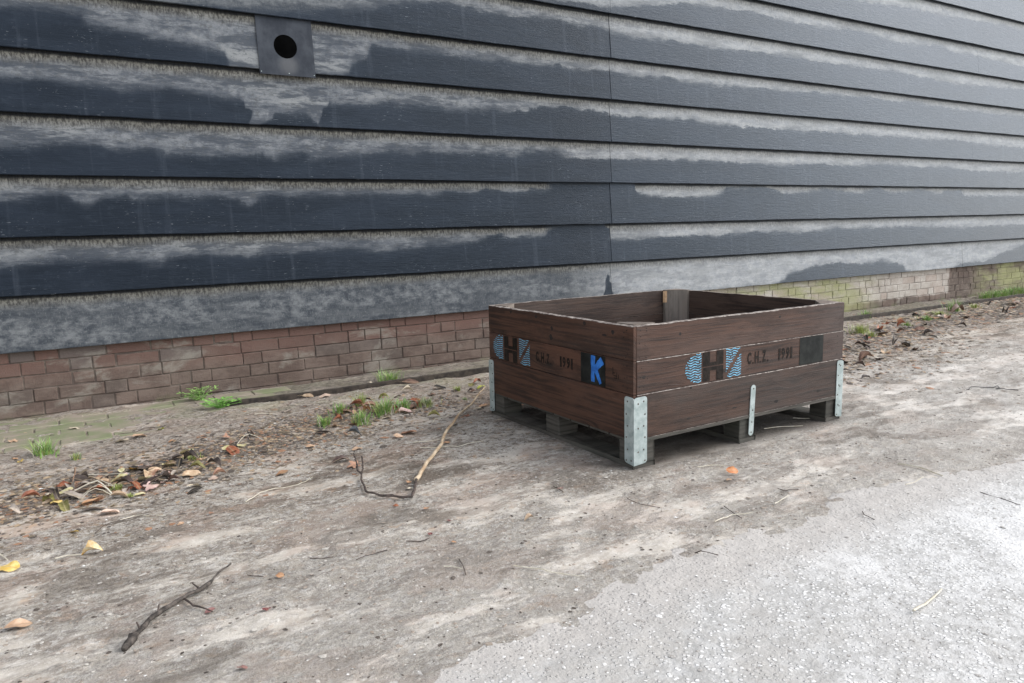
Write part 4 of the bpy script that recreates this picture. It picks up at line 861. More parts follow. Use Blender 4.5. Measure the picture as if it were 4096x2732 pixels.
# blocks
def chamf_box(mb, x0, x1, y0, y1, z0, z1, c=0.003, j=0.0015):
    v = []
    for (zz, cc) in ((z0, 0), (z1, 0)):
        for (x, y, dx, dy) in ((x0, y0, 1, 1), (x1, y0, -1, 1), (x1, y1, -1, -1), (x0, y1, 1, -1)):
            v.append((x + c * dx + crnd.uniform(-j, j), y + crnd.uniform(-j, j), zz)) if dx * dy > 0 else v.append((x + crnd.uniform(-j, j), y + c * dy + crnd.uniform(-j, j), zz))
            v.append((x + crnd.uniform(-j, j), y + c * dy + crnd.uniform(-j, j), zz)) if dx * dy > 0 else v.append((x + c * dx + crnd.uniform(-j, j), y + crnd.uniform(-j, j), zz))
    f = [tuple(range(8)), tuple(range(8, 16))[::-1]] + [(i, (i + 1) % 8, (i + 1) % 8 + 8, i + 8) for i in range(8)]
    uo = crnd.uniform(0, 5)
    uv = [[(v[q][0] + uo, v[q][1]) for q in ff] if i < 2 else [(v[q][0] + v[q][1] + uo, v[q][2] * 1.0) for q in ff] for i, ff in enumerate(f)]
    mb.add(v, f, uv)
for bx in ((0.001, 0.101), (0.555, 0.647), (1.103, 1.199)):
    for by in ((0.002, 0.086), (0.470, 0.567), (0.914, 1.026)):
        mb = MB(); chamf_box(mb, bx[0], bx[1], by[0], by[1], 0.0145, 0.0935)
        mb.build("pallet_block", WOOD_P, crate)
for bx in ((0.0, 0.103), (0.553, 0.649), (1.100, 1.201)):
    mb = MB(); chamf_box(mb, bx[0], bx[1], -0.001, 1.029, -0.006, 0.0142)
    mb.build("bottom_board", WOOD_P, crate)
# steel
def rivets(parent, plist, axis_, face, out):
    for (a, z) in plist: disc("rivet", parent, axis_, a, z, face, out, 0.0036, 0.0016, RIVET)
def plate_poly(mb, pts, axis_, face, out, th=0.0025):
    """flat steel plate from outline pts (a,z)"""
    n = len(pts)
    f0 = [L((a, face, z)) if axis_ == 'x' else L((face, a, z)) for a, z in pts]
    f1 = [L((a, face + out * th, z)) if axis_ == 'x' else L((face + out * th, a, z)) for a, z in pts]
    mb.add(f0 + f1, [tuple(range(n)), tuple(range(n, 2 * n))[::-1]] + [(i, (i + 1) % n, (i + 1) % n + n, i + n) for i in range(n)])
def rr_corner(a_in, a_out, z0, z1, r=0.012):
    s = 1 if a_out > a_in else -1
    pts = [(a_in, z0)]
    for k in range(5):
        an = -math.pi / 2 + k * math.pi / 8; pts.append((a_out - s * r + s * r * math.cos(an), z0 + 0.004 + r + r * math.sin(an)))
    for k in range(5):
        an = k * math.pi / 8; pts.append((a_out - s * r + s * r * math.cos(an), z1 - r + r * math.sin(an)))
    pts.append((a_in + s * 0.012, z1 - 0.001)); pts.append((a_in + s * 0.004, z1 - 0.005)); pts.append((a_in, z1 - 0.008))
    return pts
YF = Y0 - 0.0036; XF = X0 - 0.0018
def bracket(cx, sx, cy, sy, z0, z1, wx, wy, fy, fx, front_=True):
    mb = MB()
    oy = -sy; ox = -sx
    plate_poly(mb, rr_corner(cx + ox * 0.0045, cx + sx * wx, z0, z1), 'x', fy, oy)
    plate_poly(mb, rr_corner(cy + oy * 0.0060, cy + sy * wy, z0, z1), 'y', fx, ox)
    o = mb.build("corner_bracket", ZINC, crate)
    zs = [z0 + (z1 - z0) * t for t in (0.055, 0.22, 0.40, 0.57, 0.74, 0.93)]
    rv = []
    for i, z in enumerate(zs):
        rv.append((cx + sx * (wx - (0.010 if i % 2 == 0 else 0.016)), z))
        if i in (1, 3, 5): rv.append((cx + sx * 0.016, z - 0.006))
    rivets(o, rv, 'x', fy + oy * 0.0026, oy)
    rv = []
    for i, z in enumerate(zs):
        rv.append((cy + sy * (wy - (0.010 if i % 2 == 0 else 0.017)), z))
    rv.append((cy + sy * 0.009, zs[0] + 0.004))
    rivets(o, rv, 'y', fx + ox * 0.0026, ox)
bracket(X0, 1, Y0, 1, 0.010, 0.263, 0.058, 0.046, YF, XF)
bracket(X1, -1, Y0, 1, 0.008, 0.264, 0.040, 0.045, YF, X1 + 0.0005)
bracket(X0, 1, Y1, -1, 0.010, 0.262, 0.050, 0.036, Y1 + 0.0015, XF)
bracket(X1, -1, Y1, -1, 0.010, 0.262, 0.050, 0.045, Y1 + 0.0015, X1 + 0.0005)
mb = MB(); pts = []
for k in range(9):
    an = math.pi + k * math.pi / 8; pts.append((0.0135 * math.cos(an), 0.034 - 0.0 + 0.0135 * math.sin(an)))
for k in range(9):
    an = k * math.pi / 8; pts.append((0.0135 * math.cos(an), 0.215 + 0.0135 * math.sin(an)))
sh = math.radians(3.0)
pts = [(2.326 + a + (z - 0.03) * math.tan(sh) * 0.9, z) for a, z in pts]
plate_poly(mb, pts, 'x', YF - 0.0002, -1, 0.003)
strap = mb.build("steel_strap", ZINC, crate)
rivets(strap, [(2.327, 0.034), (2.330, 0.076), (2.333, 0.125), (2.336, 0.213)], 'x', YF - 0.0033, -1)

# ---- stencilled marks
def inpoly(x, y, poly):
    c = False; n = len(poly)
    for i in range(n):
        x1, y1 = poly[i]; x2, y2 = poly[(i + 1) % n]
        if (y1 > y) != (y2 > y) and x < (x2 - x1) * (y - y1) / (y2 - y1) + x1: c = not c
    return c
def put(axis_, face, a, z): return L((a, face, z)) if axis_ == 'x' else L((face, a, z))
FA = Y0 - 0.0015 - 0.0012      # in front of board 2 on the front
FS = X0 - 0.0006 - 0.0012
def wavy(shape, bounds, axis_, face, flip, pitch=0.0096, lw=0.0042, amp=0.0026, wl_=0.040):
    """shape(a,z)->bool with a,z in 0..1 units of the bounds"""
    a0, a1, z0, z1 = bounds; mb = MB(); rnd = random.Random(6)
    z = z0 - 0.004
    W = abs(a1 - a0); s = 1 if a1 > a0 else -1
    while z < z1 + 0.004:
        t = 0.0; prev = None
        while t <= W + 1e-6:
            zc = z + amp * math.sin(2 * math.pi * t / wl_)
            ok = (z0 <= zc <= z1) and shape(t / W, (zc - z0) / (z1 - z0)) and rnd.random() > 0.008
            if ok and prev is not None:
                l = lw * (0.9 + 0.2 * rnd.random())
                mb.add([put(axis_, face, a0 + s * prev[0], prev[1] - l / 2), put(axis_, face, a0 + s * t, zc - l / 2), put(axis_, face, a0 + s * t, zc + l / 2), put(axis_, face, a0 + s * prev[0], prev[1] + l / 2)], [(0, 1, 2, 3)])
            prev = (t, zc) if ok else None
            t += 0.0025
        z += pitch
    return mb
def c_shape(u, v):
    return ((u - 1.0) / 1.0) ** 2 + ((v - 0.5) / 0.53) ** 2 <= 1.0
def z_shape(u, v):
    # rectangle split by the rising diagonal gap
    d = v - (0.05 + 0.90 * u)
    w_ = 0.10
    if abs(d) < w_: return False
    if d > 0: return not (u < 0.04)
    return True
def z_side(u, v): return z_shape(u, v)
def logo(parent, axis_, face, c_b, h_b, z_b, z0, z1, lw=0.0042, wl=0.040):
    top = empty("stencil_logo", (0, 0, 0)) if False else None
    m1 = wavy(c_shape, (c_b[0], c_b[1], z0 + 0.002, z1 - 0.002), axis_, face, False, lw=lw, wl_=wl)
    m2 = wavy(z_shape, (z_b[0], z_b[1], z0 + 0.002, z1 - 0.001), axis_, face, False, lw=lw, wl_=wl)
    m1.build("blue_wavy_stencil", INKB, parent); m2.build("blue_wavy_stencil", INKB, parent)
    mb = MB(); a0, a1 = h_b; W = a1 - a0
    zc = (z0 + z1) / 2; H = z1 - z0
    def q(u0, u1, za, zb):
        n = 6
        for i in range(n):
            ua = u0 + (u1 - u0) * i / n; ub = u0 + (u1 - u0) * (i + 1) / n
            mb.add([put(axis_, face, a0 + W * ua, za), put(axis_, face, a0 + W * ub, za), put(axis_, face, a0 + W * ub, zb), put(axis_, face, a0 + W * ua, zb)], [(0, 1, 2, 3)])
    for (u0, u1) in ((0.0, 0.34), (0.66, 1.0)):
        q(u0, u1, z0 + 0.002, zc - 0.0022); q(u0, u1, zc + 0.0022, z1 - 0.001)
    q(0.34, 0.66, zc - 0.016, zc - 0.0022); q(0.34, 0.66, zc + 0.0022, zc + 0.016)
    mb.build("black_letter_stencil", INKK, parent)
def text_mesh(txt, size, width, height, bold=0.02):
    cu = bpy.data.curves.new("stencil_text", 'FONT'); cu.body = txt; cu.size = 1.0; cu.offset = bold; cu.resolution_u = 3
    ob = bpy.data.objects.new("tmp_text", cu); COL.objects.link(ob)
    dg = bpy.context.evaluated_depsgraph_get(); dg.update()
    me = bpy.data.meshes.new_from_object(ob.evaluated_get(dg))
    V = np.array([v.co[:] for v in me.vertices]); F = [tuple(p.vertices) for p in me.polygons]
    bpy.data.objects.remove(ob); bpy.data.curves.remove(cu); bpy.data.meshes.remove(me)
    mn = V.min(0); mx = V.max(0)
    V = (V - mn) / np.maximum(mx - mn, 1e-9)
    return V[:, 0] * width, V[:, 1] * height, F
def lettering(parent, axis_, face, txt, a0, a1, z0, z1, slope=0.0, bold=0.045):
    s = 1 if a1 > a0 else -1; mb = MB(); H = z1 - z0
    wid = [0.007 if ch == '.' else (0.012 if ch == '1' else 0.022) for ch in txt]
    gap = 0.006; tot = sum(wid) + gap * (len(txt) - 1); k = abs(a1 - a0) / tot; x = 0.0
    for ch, w_ in zip(txt, wid):
        if ch == '.':
            q = [(x, 0), (x + w_, 0), (x + w_, w_ * 1.1), (x, w_ * 1.1)]; F = [(0, 1, 2, 3)]
        else:
            tx, tz, F = text_mesh(ch, 1, w_, H, bold); q = [(x + u, v) for u, v in zip(tx, tz)]
        mb.add([put(axis_, face, a0 + s * k * u, z0 + v) for u, v in q], F)
        x += w_ + gap
    mb.build("stencil_lettering", INKK, parent)
def blot(parent, axis_, face, a0, a1, z0, z1, mat, name):
    mb = MB(); n = 24; s = 0.0012
    top = [(a0 + (a1 - a0) * i / n, z1 + s * float(vnoise(i * 0.7, 1, 51))) for i in range(n + 1)]
    bot = [(a0 + (a1 - a0) * i / n, z0 + s * float(vnoise(i * 0.7, 9, 52))) for i in range(n + 1)]
    V = [put(axis_, face, a, z) for a, z in bot] + [put(axis_, face, a, z) for a, z in top]
    mb.add(V, [(i, i + 1, n + 2 + i, n + 1 + i) for i in range(n)])
    return mb.build(name, mat, parent)
logo(front, 'x', FA, (1.960, 2.047), (2.054, 2.164), (2.174, 2.264), 0.2735, 0.3905)
lettering(front, 'x', FA, "C.H.Z.", 2.300, 2.424, 0.314, 0.362)
lettering(front, 'x', FA, "1991", 2.486, 2.572, 0.312, 0.359)
blot(front, 'x', FA, 2.619, 2.774, 0.2735, 0.3905, INKP, "painted_square")
logo(side, 'y', FS, (-1.323, -1.415), (-1.424, -1.534), (-1.547, -1.638), 0.2735, 0.3905, 0.0034, 0.06)
lettering(side, 'y', FS, "C.H.Z.", -1.685, -1.800, 0.309, 0.352)
lettering(side, 'y', FS, "1991", -1.862, -1.950, 0.310, 0.354)
sq = blot(side, 'y', FS, -2.004, -2.156, 0.2735, 0.3905, INKP, "painted_square")
# blue sprayed K
mb = MB(); FK = FS - 0.0007
def stroke(p0, p1, w0, w1, sd_):
    n = 10; V = []
    for i in range(n + 1):
        t = i / n; a = p0[0] + (p1[0] - p0[0]) * t; z = p0[1] + (p1[1] - p0[1]) * t
        dx, dz = p1[0] - p0[0], p1[1] - p0[1]; l = math.hypot(dx, dz); nx, nz = -dz / l, dx / l
        w_ = (w0 + (w1 - w0) * t) * (0.5 + 0.16 * float(vnoise(t * 7, sd_, 61)))
        w2 = (w0 + (w1 - w0) * t) * (0.5 + 0.16 * float(vnoise(t * 7, sd_, 62)))
        V += [put('y', FK - sd_ * 0.00012, a + nx * w_, z + nz * w_), put('y', FK - sd_ * 0.00012, a - nx * w2, z - nz * w2)]
    mb.add(V, [(2 * i, 2 * i + 1, 2 * i + 3, 2 * i + 2) for i in range(n)])
stroke((-2.082, 0.386), (-2.080, 0.284), 0.025, 0.021, 0)
stroke((-2.090, 0.334), (-2.140, 0.374), 0.024, 0.030, 1)
stroke((-2.096, 0.338), (-2.128, 0.283), 0.024, 0.013, 2)
mb.build("blue_sprayed_letter", SPRAY, sq)
mb = MB()
for (a, z, h_, w_) in ((-2.200, 0.344, 0.028, 0.0035), (-2.207, 0.338, 0.003, 0.010), (-2.213, 0.327, 0.003, 0.018), (-2.222, 0.330, 0.022, 0.003), (-2.215, 0.319, 0.003, 0.018), (-2.232, 0.326, 0.017, 0.003)):
    mb.add([put('y', FS, a - w_ / 2, z - h_ / 2), put('y', FS, a + w_ / 2, z - h_ / 2), put('y', FS, a + w_ / 2, z + h_ / 2), put('y', FS, a - w_ / 2, z + h_ / 2)], [(0, 1, 2, 3)])
mb.build("worn_small_stencil", INKK, side)

# ================================================================ STICKS
def stick_pts(pts, z0, z1=None, step=0.02, jit=0.0, seed=1):
    rnd = random.Random(seed); P = resample([(a, b, 0) for a, b in pts], step); n = len(P); out = []
    for i, p in enumerate(P):
        t = i / max(1, n - 1); z = z0 + ((z1 if z1 is not None else z0) - z0) * t
        out.append(Vector((p.x + rnd.uniform(-jit, jit), p.y + rnd.uniform(-jit, jit), float(gh(p.x, p.y)) + z)))
    return out
def rel(pts, o): return [p - Vector(o) for p in pts]
o = (0.17, -2.44, 0.0); st = empty("dark_stick", o); tag(st, "thick dark knobbly stick lying on the dirt in the lower left foreground", "stick")
pts = stick_pts(STICK, 0.008, 0.012, 0.012, 0.0012, 3); n = len(pts); rr = random.Random(4)
rad = [0.0066 * (1 - 0.45 * i / n) * (0.86 + 0.34 * rr.random()) if i > 3 else 0.007 + 0.0012 * i for i in range(n)]
rad = [r_ * (0.6 if i > n * 0.72 else 1) for i, r_ in enumerate(rad)]
mb = MB(); tube(mb, rel(pts, o), rad, 8, 0, 0.14, rr); mb.build("stem", BARK, st, smooth=True)
mb = MB(); sp = stick_pts(STICK_SIDE, 0.010, 0.006, 0.012, 0.001, 5); tube(mb, rel(sp, o), [0.003 * (1 - 0.6 * i / len(sp)) for i in range(len(sp))], 6); mb.build("side_twig", BARKD, st, smooth=True)
mb = MB()
for k in (0.18, 0.34, 0.62):
    p = pts[int(k * n)] - Vector(o); tube(mb, [p, p + Vector((rr.uniform(-.02, .02), 0.012, 0.016))], [0.003, 0.0015], 5)
mb.build("snags", BARKD, st)

o = (1.0, -1.99, 0.0); tw = empty("long_twig", o); tag(tw, "long peeled pale twig with a dark forked tip leaning up to the crate corner", "twig")
pts = stick_pts(TWIG, 0.045, 0.010, 0.03, 0.002, 7); n = len(pts); rr = random.Random(8)
mb = MB(); tube(mb, rel(pts, o), [0.0034 + 0.0042 * (i / n) ** 0.8 + rr.uniform(-.0004, .0006) for i in range(n)], 8); s1 = mb.build("peeled_stem", PEEL, tw, smooth=True)
pts = stick_pts(TWIG_DARK, 0.010, 0.012, 0.012, 0.0015, 9); n = len(pts)
for i in range(n):
    t = i / n
    if t > 0.72: pts[i].z += (t - 0.72) * 0.12
mb = MB(); tube(mb, rel(pts, o), [0.0048 * (1 - 0.35 * i / n) * rr.uniform(0.8, 1.25) for i in range(n)], 6); mb.build("dark_stem", BARKD, tw, smooth=True)
pts = stick_pts(TWIG_FORK, 0.030, 0.050, 0.012, 0.002, 10); n = len(pts)
mb = MB(); tube(mb, rel(pts, o), [0.0038 * (1 - 0.4 * i / n) * rr.uniform(0.8, 1.25) for i in range(n)], 6); mb.build("fork", BARKD, tw, smooth=True)

pts = stick_pts(WIRE, 0.006, 0.006, 0.02, 0.001, 12)
mb = MB(); tube(mb, [p for p in pts], [0.0022] * len(pts), 6); ob = mb.build("bent_wire", WIREM, origin=(3.95, -2.36, 0)); tag(ob, "thin dark bent wire with a small loop on the ground at right", "wire")

SL = ["long pale straw across the dirt below the middle of the photo", "pale stem trailing from the folded yellow leaf", "long thin pale stalk curving right of the left litter patch", "thin reddish stalk left of centre below the litter patch",
 "straight pale stalk above the left litter patch", "upper of two pale straws crossing under the long twig", "lower of two pale straws crossing under the long twig", "short white rootlet beside the leafy weed", "small red stalk standing in the left litter patch",
 "highest arching dry stem of the left litter patch", "middle dry stem of the left litter patch", "widest dry stem of the left litter patch", "lowest dry stem of the left litter patch", "pale forked rootlet left of the crate corner",
 "pale straw crossed by a dark twig in front of the crate", "pale straw just in front of the crate's front side", "short pale straw right of the bright orange leaf", "short pale straw at the concrete edge at right", "long pale splinter near the concrete edge at far right",
 "pale curved splinter on the concrete at lower right", "long pale splinter on the ground under the crate's front side", "short pale splinter in the shade under the crate", "yellowish stalk on the ground just right of the crate", "cream stalk lying on the mossy paver edge",
 "yellowish arching stalk above the left litter patch", "tiny pale straw above the long straw in the middle", "brown stalk left of the crate among the litter", "pale root fibre below the left litter patch", "short white splinter right of the root fibre", "short pale stick cut by the left edge of the photo"]
for i, s in enumerate(STRAWS):
    zz = 0.006; arch = 0.03 if i in (9, 10, 11, 12, 24) else 0.0
    if i == 8: arch = 0.05
    P = resample([(a, b, 0) for a, b in s], 0.02); n = len(P); c = P[n // 2]
    Q = [Vector((p.x, p.y, float(gh(p.x, p.y)) + zz + arch * math.sin(math.pi * k / max(1, n - 1)) + (0.012 if i in (19, 17) else 0))) for k, p in enumerate(P)]
    r = 0.0016 if i not in (11, 19, 18) else 0.003
    if n < 2: continue
    mb = MB(); tube(mb, Q, [r * (1 - 0.4 * k / n) for k in range(n)], 5)
    m = STRAW if i not in (3, 8, 26) else LM['rust'] if i == 8 else DRYST
    ob = mb.build("straw", m, origin=(c.x, c.y, 0)); tag(ob, SL[i], "straw", "loose straws and stalks on the ground")
DLb = ["dark twig crossing a pale straw in front of the crate", "black jagged twig on the dirt right of the bright orange leaf", "thin dark twig at the concrete edge below the crate", "dark twig on the bright concrete at the right edge", "thin brown twig left of centre in the lower dirt", "thin brown twig beside the maroon leaf scrap",
 "short upright looking brown twig in the lower middle", "dark twig in front of the crate's near corner", "dark twig on the dirt right of the thick stick", "short grey twig near the tip of the thick stick", "thin dark twig on the moss edge at upper left", "short black twig below the thin upright tuft", "short bent twig on the concrete at right", "short dark twig on the dirt below the crate's near corner"]
for i, s in enumerate(DARKTWIGS):
    P = resample([(a, b, 0) for a, b in s], 0.012); n = len(P); c = P[n // 2]; rr = random.Random(i)
    Q = [Vector((p.x, p.y, float(gh(p.x, p.y)) + (0.014 if p.y < -2.95 else 0.004))) for p in P]
    if n < 2: continue
    mb = MB(); tube(mb, Q, [0.0013 * rr.uniform(0.7, 1.3) for k in range(n)], 5)
    ob = mb.build("dark_twig", BARKD, origin=(c.x, c.y, 0)); tag(ob, DLb[i], "twig", "small dark twigs on the ground")

# ================================================================ LEAVES
def leaf_outline(kind, rnd):
    if kind == 'maple':
        tips = [(0, 1.0), (38, 0.48), (62, 0.86), (92, 0.42), (122, 0.62), (158, 0.22), (180, 0.12)]
        pts = []
        full = [(a, r) for a, r in tips] + [(360 - a, r) for a, r in reversed(tips[1:-1])]
        for i, (a, r) in enumerate(full):
            a2, r2 = full[(i + 1) % len(full)]
            if a2 < a: a2 += 360
            for k in range(3):
                t = k / 3.0; rr_ = (r + (r2 - r) * t) * rnd.uniform(0.9, 1.08); an = math.radians(a + (a2 - a) * t)
                pts.append((0.5 * rr_ * math.cos(an), 0.5 * rr_ * math.sin(an)))
        return pts
    ar = {'oval': 0.36, 'curl': 0.30, 'point': 0.20}[kind]; n = 18; pts = []
    for k in range(n):
        an = 2 * math.pi * k / n; sharp = 0.75 if kind != 'point' else 0.55
        x = 0.5 * math.cos(an); y = ar * math.sin(an) * (abs(math.sin(an)) ** (1 - sharp)) * rnd.uniform(0.88, 1.1)
        pts.append((x, y))
    return pts
def leaf_mesh(kind, size, seed, mat, curl=None, stem=True):
    rnd = random.Random(seed); out = leaf_outline(kind, rnd); n = len(out)
    cu = curl if curl is not None else {'maple': 0.25, 'oval': 0.35, 'curl': 1.6, 'point': 0.5}[kind] * rnd.uniform(0.6, 1.3)
    tw_ = rnd.uniform(-0.5, 0.5); ph = rnd.uniform(0, 6)
    def bend(x, y):
        z = cu * (y * y) * 1.6 + cu * 0.5 * (0.25 - x * x) + tw_ * x * y + 0.035 * math.sin(9 * x + ph) * (abs(y) + 0.1) * 2 + 0.03 * math.sin(13 * y + ph)
        return (x * size, y * size * (1 - 0.25 * min(cu, 1.5)), z * size)
    V = [bend(0, 0)]; UV = [(0, 0)]; F = []
    rings = (0.35, 0.7, 1.0)
    for q in rings:
        for (x, y) in out: V.append(bend(x * q, y * q)); UV.append((x * q, y * q))
    for k in range(n): F.append((0, 1 + k, 1 + (k + 1) % n))
    for r in range(len(rings) - 1):
        for k in range(n):
            a = 1 + r * n + k; b = 1 + r * n + (k + 1) % n
            F.append((a, a + n, b + n, b))
    mb = MB(); mb.add(V, F, UV)
    if stem:
        s = Vector(bend(-0.5 if kind != 'maple' else -0.05, 0)); tube(mb, [s, s + Vector((-0.2 * size, rnd.uniform(-.06, .06) * size, 0.02 * size)), s + Vector((-0.42 * size, rnd.uniform(-.15, .15) * size, -0.01 * size))], [0.0011, 0.0009, 0.0007], 4)
    zmin = min(v[2] for v in mb.v); mb.v = [(a, b, c - zmin) for a, b, c in mb.v]
    me_o = mb.build("leaf", mat, smooth=True)
    return me_o
GRP = {'left': "fallen leaves in the litter patch at left", 'mid': "fallen leaves around the green clump and the long twig", 'open': "single fallen leaves on the open dirt", 'right': "fallen leaves in the drift right of the crate"}
CN = {'tan_orange': 'pale orange', 'pinkpale': 'pale pink', 'rustlight': 'soft orange', 'darkbrown': 'dark brown', 'orangebright': 'bright orange', 'yellowgreen': 'yellow green', 'paleyellow': 'pale yellow', 'greytan': 'greyish tan'}
KN = {'maple': 'lobed', 'oval': 'flat oval', 'curl': 'curled', 'point': 'narrow pointed'}
PL = {'left': 'in the litter patch at left', 'mid': 'on the dirt around the green clump and long twig', 'open': 'on the open dirt', 'right': 'in the drift right of the crate'}
lr = random.Random(77)
def place_leaf(ob, x, y, lift=0.0, tilt=0.35, yaw=None):
    e = lr.uniform
    ob.location = (x, y, float(gh(x, y)) + 0.001 + lift)
    ob.rotation_euler = (e(-tilt, tilt), e(-tilt, tilt), e(0, 6.28) if yaw is None else yaw)
for i, (x, y, sz, c, kd, where, lab) in enumerate(LEAVES):
    ob = leaf_mesh(kd, sz * (1.35 if kd != 'maple' else 1.3) * (0.95 if where == 'left' else 1) * (0.62 if (where == 'open' and c != 'orangebright') or x < -0.1 or y < -1.75 else 1), 100 + i, LM[c], stem=sz > 0.045)
    yaw = lr.uniform(-0.9, 0.3) if kd in ('point', 'curl', 'oval') else None
    til = 0.3; lift = 0.003
    if lab and 'tilted up' in lab: til = 0.0; lift = 0.012
    place_leaf(ob, x, y, lift, til, yaw)
    if lab and 'tilted up' in lab: ob.rotation_euler = (0.5, -0.5, -0.2)
    if lab and ('leaning on the edging' in lab): ob.location.z += 0.012; ob.rotation_euler = (0.6, 0.1, -0.5)
    if c == 'orangebright': ob.rotation_euler = (0.75, 0.15, -0.5); ob.location.z += 0.012; ob.scale = (1.25, 1.25, 1.25)
    tag(ob, lab or f"{CN.get(c, c)} {KN[kd]} leaf {PL[where]}", "leaf", GRP[where])
# folded yellow leaf with long stem
ob = leaf_mesh('oval', 0.058, 900, LM['folded'], curl=1.7, stem=False); ob.name = "leaf"
FLX, FLY = FOLD
ob.location = (FLX, FLY, float(gh(FLX, FLY)) + 0.002); ob.rotation_euler = (0.1, -0.15, -0.35)
tag(ob, "folded yellow and cream leaf standing on the dirt at left with a long stem", "leaf", GRP['open'])

# copies for the litter: a few prototypes, then obj.copy()
protos = {}
def proto(c, kd):
    k = (c, kd)
    if k not in protos:
        protos[k] = leaf_mesh(kd, 0.05, 500 + len(protos), LM[c], stem=False); return protos[k], True
    return protos[k].copy(), False
def scatter(N_, fn, pal, where, labf, smin, smax):
    for i in range(N_):
        x, y = fn(); c, kd = lr.choice(pal)
        ob, first = proto(c, kd)
        if not first: COL.objects.link(ob)
        s = lr.uniform(smin, smax) / 0.05; ob.scale = (s, s, s * lr.uniform(0.7, 1.4))
        place_leaf(ob, x, y, 0.002 + lr.uniform(0, 0.008), 0.45)
        tag(ob, labf(c, kd), "leaf", GRP[where])
dk = [('dark', 'curl'), ('darkbrown', 'curl'), ('brown', 'oval'), ('brown', 'curl'), ('black', 'point'), ('rust', 'curl'), ('tan', 'oval'), ('darkbrown', 'maple'), ('greytan', 'oval'), ('dark', 'oval')]
dl = [('dark', 'curl'), ('dark', 'maple'), ('black', 'point'), ('darkbrown', 'curl'), ('brown', 'maple'), ('rustlight', 'maple'), ('tan', 'maple'), ('rust', 'oval'), ('greytan', 'curl'), ('darkbrown', 'point'), ('tan', 'point'), ('pink', 'maple'), ('olive', 'curl'), ('paleyellow', 'oval')]
def fl():
    t = min(1.1, max(-0.05, lr.gauss(0.42, 0.22))); x = -0.25 + 0.95 * t + lr.gauss(0, 0.05); y = -1.50 + 0.46 * t + lr.gauss(0, 0.09)
    return x, y
scatter(72, fl, dl, 'left', lambda c, k: f"small {CN.get(c, c)} {KN[k]} leaf scrap {PL['left']}", 0.035, 0.08)
def fm():
    return lr.gauss(1.22, 0.16), lr.gauss(-0.95, 0.10)
scatter(18, fm, [('rust', 'curl'), ('brown', 'oval'), ('rustlight', 'oval'), ('pink', 'maple'), ('darkbrown', 'curl')], 'mid', lambda c, k: f"small {CN.get(c, c)} {KN[k]} leaf under the green clump", 0.03, 0.055)
def fr():
    while True:
        x = 3.9 + 5.6 * lr.random() ** 1.5; yc = -1.30 + 0.105 * (x - 4.0) * 1.4 if x < 8 else -0.70
        if x < 6.0: yc = -1.42 + 0.26 * (x - 4.0)
        else: yc = -0.82 + 0.04 * (x - 6)
        y = lr.gauss(yc, 0.17 if x < 6 else 0.24)
        if lr.random() < (1.0 if x < 6.5 else 0.75) and y < -0.40 and not (x < 3.0 and y < -1.2): return x, y
scatter(84, fr, dk + [('rust', 'maple'), ('dark', 'maple'), ('black', 'oval')], 'right', lambda c, k: f"small {CN.get(c, c)} {KN[k]} leaf {PL['right']}", 0.06, 0.11)

# ================================================================ GRASS AND WEEDS
def tuft(x, y, h, w_, c, lab, seed):
    rnd = random.Random(seed); mb = MB(); nbl = int(60 + 1100 * w_); h *= 1.3; w_ *= 1.6
    for k in range(nbl):
        a = rnd.uniform(0, 6.28); r0 = abs(rnd.gauss(0, w_ * 0.22)); bx, by = r0 * math.cos(a), r0 * math.sin(a)
        a2 = a + rnd.gauss(0, 0.8); lean = rnd.uniform(0.2, 1.1); hh = h * rnd.uniform(0.45, 1.1); wd = rnd.uniform(0.0016, 0.0030)
        dx, dy = math.cos(a2), math.sin(a2); nx, ny = -dy * wd, dx * wd; V = []
        segs = 4
        for q in range(segs + 1):
            t = q / segs; out = lean * hh * 0.75 * t * t; z = hh * (t - 0.28 * lean * t * t) - 0.004; ww = (1 - t) ** 0.7
            px, py = bx + dx * out, by + dy * out
            V += [(px - nx * ww, py - ny * ww, z), (px + nx * ww, py + ny * ww, z)]
        mb.add(V, [(2 * q, 2 * q + 1, 2 * q + 3, 2 * q + 2) for q in range(segs)], mi=(0 if rnd.random() < 0.68 else (1 if rnd.random() < 0.7 else 2)))
    o = mb.build("grass_tuft", [GRS[c], GRS['olive'], STRAW]); o.location = (x, y, float(gh(x, y)))
    tag(o, lab, "grass tuft", "grass tufts by the barn wall"); return o
for i, (x, y, h, w_, c, lab) in enumerate(TUFTS):
    tuft(x, y, h * 0.95, w_ * 0.95, c, lab.replace("rightmost grass tuft from the left", "rightmost grass tuft").replace("in the row at the right end of the wall foot", "along the wall foot at far right"), 200 + i)
